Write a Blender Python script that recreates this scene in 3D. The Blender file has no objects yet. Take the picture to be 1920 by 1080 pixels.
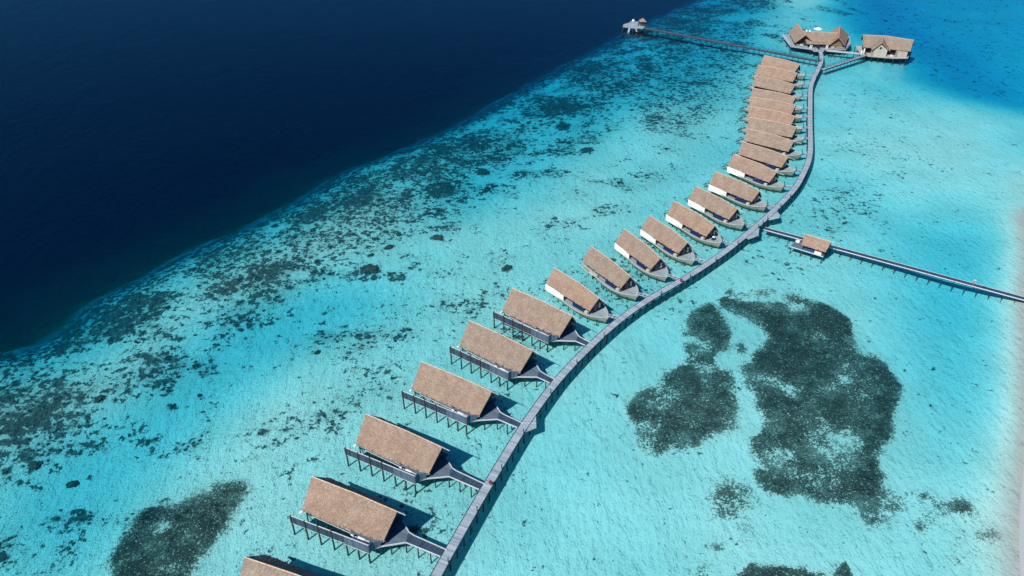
import bpy, bmesh, math, random
import numpy as np
from mathutils import Vector, Matrix
random.seed(7); rng = np.random.default_rng(11)
R = math.radians
scene = bpy.context.scene
col = scene.collection
DECK = 1.75
WALK = [[-19.87,65.19],[-12.52,83.79],[-11.43,86.58],[-10.32,89.37],[-9.19,92.15],[-8.05,94.92],[-6.91,97.69],[-5.75,100.46],[-4.59,103.23],[-3.41,105.99],[-2.23,108.75],[-1.04,111.5],[0.17,114.25],[1.4,116.98],[2.67,119.69],[3.98,122.39],[5.33,125.07],[6.72,127.73],[8.15,130.36],[9.64,132.96],[11.21,135.51],[12.84,138.03],[14.51,140.52],[16.22,142.98],[17.95,145.43],[19.72,147.85],[21.52,150.25],[23.37,152.61],[25.27,154.92],[27.24,157.18],[29.26,159.39],[31.34,161.55],[33.47,163.66],[35.65,165.71],[37.87,167.72],[40.12,169.71],[42.36,171.7],[44.6,173.7],[46.81,175.73],[48.98,177.8],[51.11,179.91],[53.21,182.04],[55.3,184.2],[57.35,186.38],[59.38,188.59],[61.37,190.84],[63.33,193.11],[65.27,195.39],[67.21,197.68],[69.14,199.98],[71.06,202.28],[72.96,204.6],[74.83,206.95],[76.67,209.31],[78.48,211.7],[80.28,214.11],[82.07,216.52],[83.85,218.93],[85.6,221.36],[87.29,223.83],[88.9,226.35],[90.41,228.93],[91.84,231.57],[93.22,234.22],[94.59,236.89],[95.94,239.57],[97.25,242.27],[98.48,244.99],[99.62,247.76],[100.68,250.56],[101.66,253.39],[102.6,256.24],[103.5,259.1],[104.39,261.97],[105.25,264.84],[106.11,267.72],[106.96,270.59],[107.81,273.47],[108.66,276.34],[109.53,279.22],[110.41,282.08],[111.3,284.95],[112.2,287.81],[113.1,290.67],[113.99,293.54],[114.89,296.4],[115.79,299.26],[116.68,302.12],[117.58,304.99],[118.48,307.85],[119.39,310.71],[120.34,313.55],[121.36,316.36],[122.46,319.15],[123.65,321.89],[124.9,324.62],[126.18,327.33],[127.47,330.04],[128.76,332.75],[130.06,335.45],[131.34,338.16],[132.61,340.88],[133.84,343.62],[135.01,346.38],[136.09,349.17],[137.08,351.99],[137.97,354.85],[138.79,357.73],[139.77,362.31]]
VILLAS = [[-43.04,83.22,-20.9],[-35.79,100.49,-26.31],[-28.63,116.77,-30.22],[-19.3,132.97,-32.54],[-9.71,147.72,-37.96],[0.0,161.03,-39.99]]
BOATS = [[10.71,173.06,-53.23],[21.0,183.72,-59.62],[30.95,193.08,-63.45],[38.98,200.79,-61.68],[47.47,209.49,-58.8],[55.58,219.09,-57.01],[63.6,229.36,-52.11],[72.3,242.37,-51.87],[77.66,252.27,-46.07],[82.04,263.63,-40.04],[85.22,274.07,-32.54],[88.14,284.76,-35.05],[90.83,294.7,-32.39],[93.96,304.01,-35.27],[98.75,318.89,-40.85],[103.15,331.94,-38.36],[109.1,344.72,-47.13]]
EDGE = [[-240.3,119.2],[-120.3,149.2],[-114.6,149.9],[-110.9,154.7],[-108.6,163.3],[-106.0,174.8],[-96.5,188.7],[-85.6,203.1],[-75.7,215.2],[-71.0,223.2],[-60.1,239.8],[-57.1,248.4],[-44.8,261.9],[-31.4,275.7],[-17.1,294.9],[-6.7,310.9],[7.2,332.3],[24.1,359.2],[40.9,384.8],[56.2,406.9],[77.1,439.6],[103.5,473.4],[277.4,717.9]]
GRASS = [[0.9,1.1,[[72.3,170.8],[75.1,168.3],[79.8,165.3],[83.0,157.7],[80.9,152.1],[80.7,144.8],[85.6,146.8],[86.0,143.8],[85.4,138.9],[85.4,134.6],[81.4,127.9],[77.8,120.4],[73.7,115.7],[71.6,108.3],[68.8,102.8],[65.2,102.1],[57.7,101.2],[51.2,103.5],[47.4,104.8],[46.5,109.7],[48.8,118.0],[52.6,120.4],[52.6,127.0],[53.1,131.4],[50.2,136.9],[53.1,143.8],[59.1,150.0],[61.8,152.7],[57.3,158.8],[61.2,163.5],[68.3,169.0]]],[0.8,1.1,[[50.4,167.7],[52.4,165.9],[52.2,159.9],[53.8,155.4],[51.7,148.9],[48.0,146.8],[45.8,148.9],[43.6,140.8],[50.5,140.8],[45.8,120.4],[41.1,120.0],[36.9,115.7],[28.2,112.7],[25.3,115.7],[24.4,127.0],[26.9,132.3],[31.5,135.1],[33.9,138.9],[36.9,141.8],[40.8,150.0],[41.4,156.5],[44.4,162.3]]],[1.0,1.0,[[50.0,167.7],[52.4,165.9],[52.2,159.9],[53.5,155.4],[51.1,147.7],[47.7,143.8],[47.7,139.8],[43.3,139.3],[41.7,134.2],[35.0,134.2],[34.2,138.9],[36.9,141.8],[40.2,150.0],[41.4,156.5],[44.4,162.3]]],[-0.35,0.9,[[48.7,151.6],[48.0,150.0],[46.6,148.8],[45.1,148.4],[43.7,148.8],[42.9,150.0],[42.8,151.6],[43.5,153.2],[44.8,154.4],[46.4,154.8],[47.8,154.4],[48.6,153.2]]],[0.22,1.5,[[50.4,167.7],[52.4,165.9],[51.4,156.5],[43.7,151.0],[41.3,154.3],[44.4,162.3]]],[0.22,1.12,[[32.7,123.7],[39.5,120.4],[36.9,115.7],[28.2,112.7],[25.3,115.7]]],[0.52,2.2,[[36.3,104.2],[42.2,109.7],[45.1,104.2],[42.0,97.6],[43.9,93.3],[41.1,91.8],[37.5,93.3],[36.6,98.3]]],[-0.45,0.72,[[77.2,163.7],[76.2,162.3],[74.4,161.2],[72.2,160.9],[70.2,161.2],[69.0,162.3],[68.9,163.7],[69.9,165.1],[71.7,166.2],[73.9,166.6],[75.9,166.2],[77.1,165.1]]],[-0.75,1.0,[[53.8,158.2],[56.9,159.9],[61.4,153.7],[62.7,151.2],[57.5,148.9],[51.9,142.8],[48.6,143.8],[48.5,147.7],[51.6,145.8],[54.2,152.7]]],[0.94,0.45,[[51.9,168.3],[54.3,169.6],[58.8,167.7],[65.0,167.1],[66.1,163.5],[61.7,159.9],[57.6,159.9],[52.9,163.5]]],[0.6,1.4,[[51.2,157.1],[53.9,152.7],[56.2,148.9],[53.7,143.8],[51.4,144.8],[51.3,150.0]]],[0.69,0.54,[[54.2,170.8],[57.4,174.0],[58.1,170.8],[66.6,173.4],[69.0,171.5],[65.4,169.0],[56.8,168.3]]],[0.75,0.45,[[42.9,136.0],[45.6,135.5],[44.1,128.8],[41.4,128.3]]],[0.6,1.0,[[46.6,135.1],[48.3,134.2],[46.1,122.0],[44.0,121.6]]],[0.56,0.99,[[69.1,106.9],[71.7,104.2],[76.1,104.8],[78.9,102.8],[74.7,100.2],[69.1,98.9],[64.5,100.2]]],[-0.6,1.8,[[75.0,150.8],[74.2,149.4],[73.1,148.4],[71.9,148.1],[70.9,148.4],[70.4,149.4],[70.5,150.8],[71.2,152.2],[72.4,153.3],[73.6,153.6],[74.6,153.3],[75.1,152.2]]],[-0.5,2,[[59.9,138.9],[65.4,132.3],[61.5,123.7],[59.3,127.9],[56.2,134.2]]],[-0.45,1.2,[[71.6,118.0],[70.5,116.3],[68.8,115.0],[67.0,114.5],[65.5,115.0],[64.7,116.3],[64.8,118.0],[65.9,119.8],[67.6,121.1],[69.4,121.6],[71.0,121.1],[71.7,119.8]]],[-0.5,0.9,[[80.7,142.3],[79.9,141.0],[78.5,140.1],[77.0,139.8],[75.7,140.1],[75.0,141.0],[75.1,142.3],[75.9,143.5],[77.2,144.4],[78.8,144.8],[80.1,144.4],[80.8,143.5]]],[-0.45,0.9,[[43.6,134.2],[42.9,131.4],[42.0,129.5],[41.2,128.8],[40.7,129.5],[40.6,131.4],[40.9,134.2],[41.6,136.9],[42.6,139.0],[43.4,139.8],[43.9,139.0],[44.0,136.9]]],[-0.55,0.9,[[51.4,144.8],[50.8,143.7],[49.7,142.9],[48.4,142.6],[47.2,142.9],[46.4,143.7],[46.3,144.8],[46.9,145.9],[48.0,146.7],[49.3,147.0],[50.6,146.7],[51.3,145.9]]],[-0.4,1.8,[[31.8,122.0],[31.1,120.4],[29.7,119.2],[27.9,118.8],[26.3,119.2],[25.2,120.4],[25.0,122.0],[25.6,123.7],[27.1,124.9],[28.9,125.3],[30.5,124.9],[31.6,123.7]]],[-0.25,2.4,[[62.5,114.2],[60.9,111.9],[58.0,110.3],[54.6,109.7],[51.5,110.3],[49.6,111.9],[49.3,114.2],[50.7,116.5],[53.7,118.2],[57.2,118.8],[60.4,118.2],[62.3,116.5]]],[0.5,0.68,[[53.5,165.9],[58.8,167.7],[63.7,162.3],[58.7,158.8],[54.5,161.1]]],[0.56,1.35,[[63.9,102.8],[70.7,102.8],[68.6,96.4],[62.9,95.7]]],[0.62,0.9,[[80.0,102.8],[79.2,102.1],[77.6,101.5],[75.7,101.4],[74.0,101.5],[72.9,102.1],[72.7,102.8],[73.5,103.5],[75.1,104.1],[77.0,104.3],[78.7,104.1],[79.8,103.5]]],[1.05,0.9,[[85.1,100.2],[84.2,99.1],[83.0,98.4],[81.7,98.1],[80.6,98.4],[80.0,99.1],[80.2,100.2],[81.0,101.2],[82.2,102.0],[83.6,102.3],[84.7,102.0],[85.2,101.2]]],[1.0,0.9,[[86.9,93.9],[86.2,93.1],[84.9,92.5],[83.6,92.2],[82.4,92.5],[81.8,93.1],[81.8,93.9],[82.6,94.8],[83.8,95.4],[85.2,95.6],[86.4,95.4],[87.0,94.8]]],[0.81,0.72,[[75.5,96.1],[75.0,95.4],[74.3,95.0],[73.6,94.8],[72.9,95.0],[72.6,95.4],[72.7,96.1],[73.1,96.7],[73.8,97.1],[74.6,97.3],[75.2,97.1],[75.6,96.7]]],[0.75,0.72,[[78.3,88.7],[77.9,88.1],[77.3,87.8],[76.7,87.6],[76.1,87.8],[75.9,88.1],[76.0,88.7],[76.4,89.2],[77.0,89.5],[77.6,89.7],[78.1,89.5],[78.4,89.2]]],[0.56,0.72,[[79.6,92.8],[79.3,92.4],[78.7,92.0],[78.0,91.9],[77.5,92.0],[77.2,92.4],[77.3,92.8],[77.7,93.3],[78.3,93.7],[78.9,93.8],[79.4,93.7],[79.7,93.3]]],[0.44,1.12,[[82.6,99.5],[81.1,97.6],[78.8,96.2],[76.3,95.7],[74.3,96.2],[73.2,97.6],[73.4,99.5],[74.9,101.5],[77.2,102.9],[79.7,103.5],[81.8,102.9],[82.9,101.5]]],[1.05,0.68,[[37.2,85.3],[41.2,88.4],[43.7,87.0],[48.1,87.5],[53.0,86.4],[53.8,84.8],[43.5,79.5],[35.9,79.5]]],[0.75,0.68,[[29.3,85.3],[30.4,87.5],[32.7,88.7],[33.8,87.0],[33.3,84.8]]],[1.05,0.45,[[54.6,85.6],[56.3,88.1],[57.6,88.4],[57.9,85.9],[56.7,83.7]]],[0.5,0.68,[[37.6,91.2],[37.2,90.7],[36.3,90.2],[35.2,90.1],[34.1,90.2],[33.4,90.7],[33.2,91.2],[33.6,91.8],[34.5,92.3],[35.6,92.4],[36.7,92.3],[37.4,91.8]]],[1.12,1.2,[[-69.8,90.0],[-69.3,96.7],[-68.1,100.9],[-66.2,102.1],[-61.5,99.7],[-61.1,102.7],[-57.7,104.0],[-56.3,107.5],[-53.5,107.8],[-49.8,105.2],[-50.7,99.7],[-52.4,94.4],[-54.2,90.0],[-54.6,85.9],[-54.3,80.0],[-64.8,80.0],[-67.2,85.9]]],[-0.5,0.9,[[-60.0,96.7],[-60.1,95.9],[-60.9,95.3],[-62.2,95.1],[-63.7,95.3],[-64.9,95.9],[-65.6,96.7],[-65.5,97.5],[-64.7,98.1],[-63.4,98.4],[-61.9,98.1],[-60.7,97.5]]],[-0.5,1.2,[[-56.6,86.9],[-56.8,86.1],[-57.7,85.6],[-59.2,85.4],[-60.7,85.6],[-62.1,86.1],[-62.8,86.9],[-62.7,87.7],[-61.7,88.2],[-60.3,88.5],[-58.7,88.2],[-57.3,87.7]]],[-0.3,1.2,[[-53.6,95.6],[-53.9,94.9],[-54.9,94.3],[-56.4,94.2],[-58.1,94.3],[-59.4,94.9],[-60.1,95.6],[-59.9,96.3],[-58.9,96.8],[-57.3,97.0],[-55.7,96.8],[-54.3,96.3]]],[0.4,1.35,[[-53.6,111.8],[-51.0,115.3],[-46.1,116.0],[-46.9,111.1],[-51.4,109.1]]],[0.6,1.2,[[85.7,143.8],[85.4,134.6],[81.4,127.9],[77.8,120.4],[73.7,115.7],[71.6,108.3],[68.8,102.8],[65.5,102.8],[68.8,113.4],[73.6,120.4],[78.5,129.7],[81.2,136.0]],1],[0.4,2.5,[[60.4,150.0],[69.9,151.0],[71.7,140.8],[67.1,134.2],[62.4,138.9],[55.5,140.8]],1],[0.5,0.8,[[74.8,167.1],[79.8,165.3],[83.0,157.7],[81.0,152.7],[78.2,156.5],[74.7,162.3]],1]]
CORAL = [[0.3,8,[[80.4,207.6],[92.9,233.9],[105.9,241.8],[118.5,237.8],[117.7,224.6],[108.7,207.6],[94.0,192.3],[87.8,201.3]]],[0.17,8,[[135.9,332.3],[163.0,332.3],[159.8,313.3],[134.4,280.2],[120.6,280.2],[125.7,301.6]]],[0.22,4,[[67.1,198.2],[78.8,196.7],[83.8,184.0],[70.1,176.1],[60.7,184.0]]],[0.19,7,[[118.6,280.2],[142.2,270.3],[147.3,239.8],[128.1,235.8],[107.9,247.9]]],[0.25,4,[[29.9,168.7],[46.3,176.1],[50.4,168.7],[39.3,159.4],[28.8,159.4]]],[0.3,4,[[-59.6,122.0],[-45.6,128.5],[-38.3,139.1],[-25.3,150.9],[-19.8,146.8],[-31.9,128.5],[-38.5,115.9],[-51.6,113.0]]],[0.3,4,[[-36.2,99.6],[-30.3,93.6],[-18.1,85.9],[-7.6,93.6],[-9.9,102.1],[-20.5,107.4],[-26.6,107.4]]],[0.32,3,[[-28.4,113.0],[-18.4,107.4],[-8.2,107.4],[-10.5,113.0],[-19.4,117.4]]],[0.32,3,[[-19.4,128.5],[-8.8,122.0],[0.0,125.2],[-1.2,131.9],[-11.7,133.7]]],[0.3,3,[[-12.6,150.9],[0.0,139.1],[9.7,141.0],[7.6,150.9],[-2.6,159.4]]],[0.3,4,[[12.7,178.7],[24.9,159.4],[47.7,184.0],[55.8,195.3],[37.8,207.6],[23.9,192.3]]],[0.25,6,[[-52.4,159.4],[-27.2,168.7],[-4.4,189.5],[0.0,178.7],[-13.3,164.0],[-31.7,142.9],[-45.9,141.0]]],[0.4,6,[[-119.6,147.8],[-103.9,148.8],[-93.4,139.1],[-90.5,122.0],[-94.1,111.6],[-99.6,110.2]]],[0.35,6,[[76.9,402.3],[140.5,441.7],[115.4,376.5],[95.0,313.3],[65.4,270.3],[42.9,275.2],[41.0,313.3]]],[0.44,10,[[-56.1,239.8],[-17.5,239.8],[-5.5,252.2],[-3.3,221.0],[-16.1,214.1],[-29.8,192.3],[-49.1,184.0],[-70.7,159.4],[-79.0,139.1],[-91.8,135.5],[-89.8,168.7],[-71.7,204.4]]],[0.22,4,[[0.0,235.8],[18.2,252.2],[22.8,239.8],[8.2,217.5]]],[0.8,0.7,[[-35.3,182.6],[-35.5,181.3],[-36.4,180.3],[-37.7,180.0],[-39.2,180.3],[-40.4,181.3],[-41.0,182.6],[-40.8,184.0],[-39.9,184.9],[-38.5,185.3],[-37.0,184.9],[-35.8,184.0]]],[0.8,0.7,[[-17.8,231.2],[-18.3,228.0],[-20.0,225.6],[-22.6,224.7],[-25.2,225.6],[-27.3,228.0],[-28.3,231.2],[-27.9,234.6],[-26.1,237.1],[-23.5,238.0],[-20.8,237.1],[-18.7,234.6]]],[0.8,0.7,[[-6.5,231.2],[-6.7,230.4],[-7.3,229.8],[-8.1,229.6],[-9.0,229.8],[-9.6,230.4],[-9.9,231.2],[-9.7,232.1],[-9.1,232.7],[-8.2,232.9],[-7.4,232.7],[-6.7,232.1]]],[0.8,0.7,[[-19.4,199.1],[-19.6,198.1],[-20.3,197.4],[-21.3,197.2],[-22.3,197.4],[-23.1,198.1],[-23.4,199.1],[-23.2,200.1],[-22.6,200.9],[-21.6,201.2],[-20.5,200.9],[-19.7,200.1]]],[0.8,0.7,[[0.1,183.2],[-0.1,182.4],[-0.6,181.9],[-1.4,181.7],[-2.2,181.9],[-2.8,182.4],[-3.0,183.2],[-2.8,183.9],[-2.2,184.4],[-1.4,184.6],[-0.7,184.4],[-0.1,183.9]]],[0.8,0.7,[[22.1,284.3],[21.5,282.3],[20.3,280.8],[18.8,280.3],[17.3,280.8],[16.2,282.3],[15.9,284.3],[16.4,286.3],[17.6,287.7],[19.2,288.3],[20.7,287.7],[21.8,286.3]]],[0.8,0.7,[[28.7,261.0],[28.2,259.5],[27.2,258.4],[26.0,258.0],[24.8,258.4],[23.9,259.5],[23.7,261.0],[24.2,262.5],[25.1,263.6],[26.4,264.0],[27.6,263.6],[28.5,262.5]]],[0.8,0.7,[[-83.5,107.4],[-83.5,107.0],[-83.8,106.6],[-84.3,106.5],[-84.9,106.6],[-85.4,107.0],[-85.8,107.4],[-85.8,107.9],[-85.6,108.2],[-85.1,108.3],[-84.5,108.2],[-83.9,107.9]]],[0.8,0.7,[[-87.6,130.6],[-87.6,130.0],[-88.0,129.6],[-88.7,129.4],[-89.5,129.6],[-90.2,130.0],[-90.7,130.6],[-90.7,131.1],[-90.3,131.5],[-89.6,131.7],[-88.8,131.5],[-88.1,131.1]]],[0.8,0.7,[[-7.0,244.6],[-7.4,243.3],[-8.4,242.3],[-9.7,241.9],[-11.1,242.3],[-12.1,243.3],[-12.5,244.6],[-12.2,246.0],[-11.2,247.0],[-9.9,247.4],[-8.5,247.0],[-7.4,246.0]]],[0.8,0.7,[[-92.3,111.8],[-92.2,111.1],[-92.5,110.6],[-93.2,110.4],[-94.1,110.6],[-95.0,111.1],[-95.5,111.8],[-95.7,112.5],[-95.3,113.1],[-94.6,113.3],[-93.7,113.1],[-92.9,112.5]]],[0.8,0.7,[[-81.0,142.9],[-81.0,142.2],[-81.5,141.6],[-82.3,141.4],[-83.3,141.6],[-84.2,142.2],[-84.7,142.9],[-84.8,143.7],[-84.3,144.2],[-83.4,144.4],[-82.4,144.2],[-81.5,143.7]]],[0.8,0.7,[[-71.7,129.4],[-71.7,128.8],[-72.1,128.4],[-72.8,128.3],[-73.6,128.4],[-74.3,128.8],[-74.7,129.4],[-74.7,129.9],[-74.3,130.3],[-73.6,130.5],[-72.8,130.3],[-72.1,129.9]]],[0.2,9,[[204.6,501.1],[175.0,402.3],[186.4,360.7],[185.0,325.8],[216.2,298.8],[364.4,501.1]]]]
DEPTH = [[-2.7,10,[[204.4,514.6],[172.9,411.6],[182.3,368.5],[174.9,339.1],[179.9,319.5],[213.1,293.3],[372.9,514.6]]],[0.6,7,[[153.7,514.6],[202.8,514.6],[168.5,443.8],[133.7,416.4],[116.6,402.3]]],[-1.35,10,[[118.4,204.4],[140.2,207.6],[134.3,189.5],[109.0,139.1],[94.1,107.4],[87.4,102.1],[93.4,128.5],[99.3,168.7]]],[-0.7,9,[[111.6,168.7],[128.6,178.7],[99.1,118.9],[92.7,113.0],[100.6,139.1]]],[0.35,14,[[127.2,319.5],[161.6,307.4],[188.4,285.3],[164.8,239.8],[135.2,228.3],[109.3,252.2]]],[-1.7,8,[[-101.1,113.0],[-82.5,118.9],[-70.7,159.4],[-45.3,178.7],[-27.2,168.7],[-50.5,150.9],[-67.4,115.9],[-72.4,94.8],[-70.0,84.8],[-86.2,84.8]]],[-1.2,9,[[46.1,301.6],[82.5,325.8],[110.4,376.5],[146.4,452.6],[124.6,501.1],[91.8,441.7],[33.3,353.3],[-12.0,285.3],[-35.1,239.8],[-15.8,207.6],[14.6,252.2]]],[-0.3,10,[[19.8,178.7],[29.0,150.9],[5.3,113.0],[-5.4,85.9],[17.2,85.9],[26.6,107.4],[26.3,139.1],[52.4,178.7]]],[0.5,6,[[128.9,178.7],[145.9,178.7],[86.4,74.1],[77.1,74.1],[93.7,107.4],[108.8,139.1]]],[0.55,6,[[159.9,232.0],[192.0,256.5],[87.2,74.1],[78.7,74.1],[94.1,107.4],[120.2,159.4]]],[1.3,4.5,[[151.9,211.9],[190.6,225.9],[94.6,73.3],[79.2,73.3],[95.7,106.3],[122.1,157.8]]]]
HEADS = [(-38.1, 182.8, 2.6, 1.7, 'largest lone dark coral head on pale sand left of the villas'), (-8.2, 231.4, 1.8, 1, 'small black coral head on bright sand by the reef band'), (-21.4, 199.3, 1.6, 1.1, 'small coral head above the large lone one'), (-1.4, 183.3, 1.5, 1, 'small coral head left of the first boat villas'), (19.0, 284.5, 1.7, 1.2, 'far coral head near the upper reef'), (-84.7, 107.5, 1.1, 0.9, 'lone coral head near the lower left edge'), (-89.2, 130.7, 1.2, 1, 'round coral head at the left below the reef band'), (-94.0, 111.9, 1.3, 1.1, 'coral head close to the left edge'), (-45.4, 147.0, 0.9, 0.6, 'tiny coral head left of the fifth stilt villa'), (-68.4, 132.9, 0.5, 0.5, 'tiniest dark coral head in the lower left sand'), (-34.8, 193.7, 1.3, 0.9, 'coral head right above the largest lone one'), (-32.7, 201.4, 1.2, 0.8, 'coral head in the middle of the reef flat'), (-9.8, 244.8, 2, 1.2, 'coral head behind the small black one')]

# ------------------------------------------------------------------ helpers
def tag(o, label=None, cat=None, group=None, kind=None):
    if label: o['label'] = label
    if cat: o['category'] = cat
    if group: o['group'] = group
    if kind: o['kind'] = kind
    return o
def empty(name, loc=(0, 0, 0), rz=0.0):
    o = bpy.data.objects.new(name, None); col.objects.link(o)
    o.location = loc; o.rotation_euler = (0, 0, rz); o.empty_display_size = .5
    return o
def copy_tree(o, parent=None, skip=()):
    c = o.copy(); col.objects.link(c); c.parent = parent
    for ch in list(o.children):
        if ch.name.split('.')[0] in skip: continue
        copy_tree(ch, c, skip)
    return c
class MB:
    def __init__(s): s.v = []; s.f = []; s.uv = []; s.m = []; s.lock = 0
    def quad(s, *p, uv=None):
        i = len(s.v); s.v += [tuple(q) for q in p]; s.f.append(tuple(range(i, i+len(p))))
        s.uv += list(uv) if uv else [(q[0], q[1]) for q in p]
    def mark(s): s.m.append(len(s.f))
    def prism(s, pts, z0, z1):
        s.mark()
        n = len(pts); a = sum(pts[i][0]*pts[(i+1) % n][1]-pts[(i+1) % n][0]*pts[i][1] for i in range(n))
        if a < 0: pts = pts[::-1]
        s.quad(*[(x, y, z1) for x, y in pts]); s.quad(*[(x, y, z0) for x, y in pts[::-1]])
        for i in range(n):
            a, b = pts[i], pts[(i+1) % n]
            l = math.hypot(b[0]-a[0], b[1]-a[1])
            s.quad((a[0], a[1], z0), (b[0], b[1], z0), (b[0], b[1], z1), (a[0], a[1], z1), uv=[(0, 0), (0, l), (z1-z0, l), (z1-z0, 0)])
    def box(s, x0, x1, y0, y1, z0, z1): s.prism([(x0, y0), (x1, y0), (x1, y1), (x0, y1)], z0, z1)
    def bar(s, a, b, w, h=None, up=(0, 0, 1)):
        a = Vector(a); b = Vector(b); h = h or w; d = (b-a); L = d.length
        if L < 1e-6: return
        s.mark()
        d.normalize(); u = Vector(up)
        if abs(d.dot(u)) > .98: u = Vector((1, 0, 0))
        sx = d.cross(u).normalized(); sz = sx.cross(d).normalized()
        o = [sx*w/2+sz*h/2, -sx*w/2+sz*h/2, -sx*w/2-sz*h/2, sx*w/2-sz*h/2]
        A = [a+q for q in o]; B = [b+q for q in o]
        for i in range(4):
            j = (i+1) % 4; s.quad(A[i], B[i], B[j], A[j], uv=[(0, 0), (0, L), (w, L), (w, 0)])
        s.quad(A[3], A[2], A[1], A[0]); s.quad(*B)
    def tube(s, pts, rad, n=7):
        s.mark(); pts = [Vector(p) for p in pts]; rad = rad if isinstance(rad, (list, tuple)) else [rad]*len(pts)
        rings = []
        for i, p in enumerate(pts):
            d = (pts[min(i+1, len(pts)-1)]-pts[max(i-1, 0)]).normalized()
            u = Vector((0, 0, 1)) if abs(d.z) < .9 else Vector((1, 0, 0))
            a = d.cross(u).normalized(); b = d.cross(a).normalized()
            rings.append([p+(a*math.cos(t)+b*math.sin(t))*rad[i] for t in [2*math.pi*k/n for k in range(n)]])
        for A, B in zip(rings[:-1], rings[1:]):
            for k in range(n): s.quad(A[k], A[(k+1) % n], B[(k+1) % n], B[k])
        s.quad(*rings[0][::-1]); s.quad(*rings[-1])
    def each(s, name, mat, parent=None):
        ks = s.m+[len(s.f)]; out = []
        fo = [0]
        for f in s.f: fo.append(fo[-1]+len(f))
        for a, b in zip(ks[:-1], ks[1:]):
            o = MB(); i0 = fo[a]
            o.v = s.v[i0:fo[b]]; o.f = [tuple(q-i0 for q in f) for f in s.f[a:b]]; o.uv = s.uv[i0:fo[b]]
            out.append(o.build(name, mat, parent))
        return out
    def build(s, name, mat, parent=None, smooth=False, weld=False):
        me = bpy.data.meshes.new(name); me.from_pydata(s.v, [], s.f)
        uvl = me.uv_layers.new(name='UVMap')
        flat = np.array(s.uv, dtype=np.float32).ravel()
        if len(flat) == len(uvl.data)*2: uvl.data.foreach_set('uv', flat)
        me.materials.append(mat)
        if weld:
            bm = bmesh.new(); bm.from_mesh(me); bmesh.ops.remove_doubles(bm, verts=bm.verts, dist=1e-4)
            bmesh.ops.recalc_face_normals(bm, faces=bm.faces); bm.to_mesh(me); bm.free()
        if smooth:
            for p in me.polygons: p.use_smooth = True
        me.update()
        o = bpy.data.objects.new(name, me); col.objects.link(o); o.parent = parent
        return o
# ------------------------------------------------------------------ materials
def nm(name):
    m = bpy.data.materials.new(name); m.use_nodes = True; nt = m.node_tree
    b = nt.nodes['Principled BSDF']; return m, nt, b
def N(nt, t, **k):
    n = nt.nodes.new(t)
    for a, v in k.items(): setattr(n, a, v)
    return n
def mixc(nt, fac, a, b, mode='MIX'):
    n = N(nt, 'ShaderNodeMix', data_type='RGBA', blend_type=mode)
    for s, v in ((n.inputs[0], fac), (n.inputs[6], a), (n.inputs[7], b)):
        if hasattr(v, 'is_linked'): nt.links.new(v, s)
        else: s.default_value = v if not isinstance(v, tuple) else (*v, 1)
    return n.outputs[2]
def math_(nt, op, a, b=0.0, c=None, clamp=False):
    n = N(nt, 'ShaderNodeMath', operation=op, use_clamp=clamp)
    for s, v in ((n.inputs[0], a), (n.inputs[1], b)) + (((n.inputs[2], c),) if c is not None else ()):
        if hasattr(v, 'is_linked'): nt.links.new(v, s)
        else: s.default_value = v
    return n.outputs[0]
def smooth(nt, v, a, b):
    n = N(nt, 'ShaderNodeMapRange', interpolation_type='SMOOTHSTEP'); nt.links.new(v, n.inputs[0])
    n.inputs[1].default_value = a; n.inputs[2].default_value = b; return n.outputs[0]
def noise(nt, vec, scale, detail=4, rough=.55, dist=0, out=0):
    n = N(nt, 'ShaderNodeTexNoise'); nt.links.new(vec, n.inputs['Vector'])
    n.inputs['Scale'].default_value = scale; n.inputs['Detail'].default_value = detail
    n.inputs['Roughness'].default_value = rough; n.inputs['Distortion'].default_value = dist
    return n.outputs[out]
def mapping(nt, vec, sc=(1, 1, 1), rot=(0, 0, 0)):
    n = N(nt, 'ShaderNodeMapping'); nt.links.new(vec, n.inputs[0])
    n.inputs['Scale'].default_value = sc; n.inputs['Rotation'].default_value = rot; return n.outputs[0]
def bump(nt, b, h, strength=.3, dist=.05):
    n = N(nt, 'ShaderNodeBump'); n.inputs['Strength'].default_value = strength; n.inputs['Distance'].default_value = dist
    nt.links.new(h, n.inputs['Height']); nt.links.new(n.outputs[0], b.inputs['Normal'])
def simple(name, c, rough=.7, var=.25, scale=3.0, spec=.3, c2=None):
    m, nt, b = nm(name); tc = N(nt, 'ShaderNodeTexCoord')
    f = noise(nt, tc.outputs['Object'], scale, 5, .6)
    d = c2 or tuple(x*(1-var) for x in c); l = c if c2 else tuple(min(1, x*(1+var)) for x in c)
    nt.links.new(mixc(nt, smooth(nt, f, .3, .7), d, l), b.inputs['Base Color'])
    b.inputs['Roughness'].default_value = rough; b.inputs['Specular IOR Level'].default_value = spec
    return m
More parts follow.
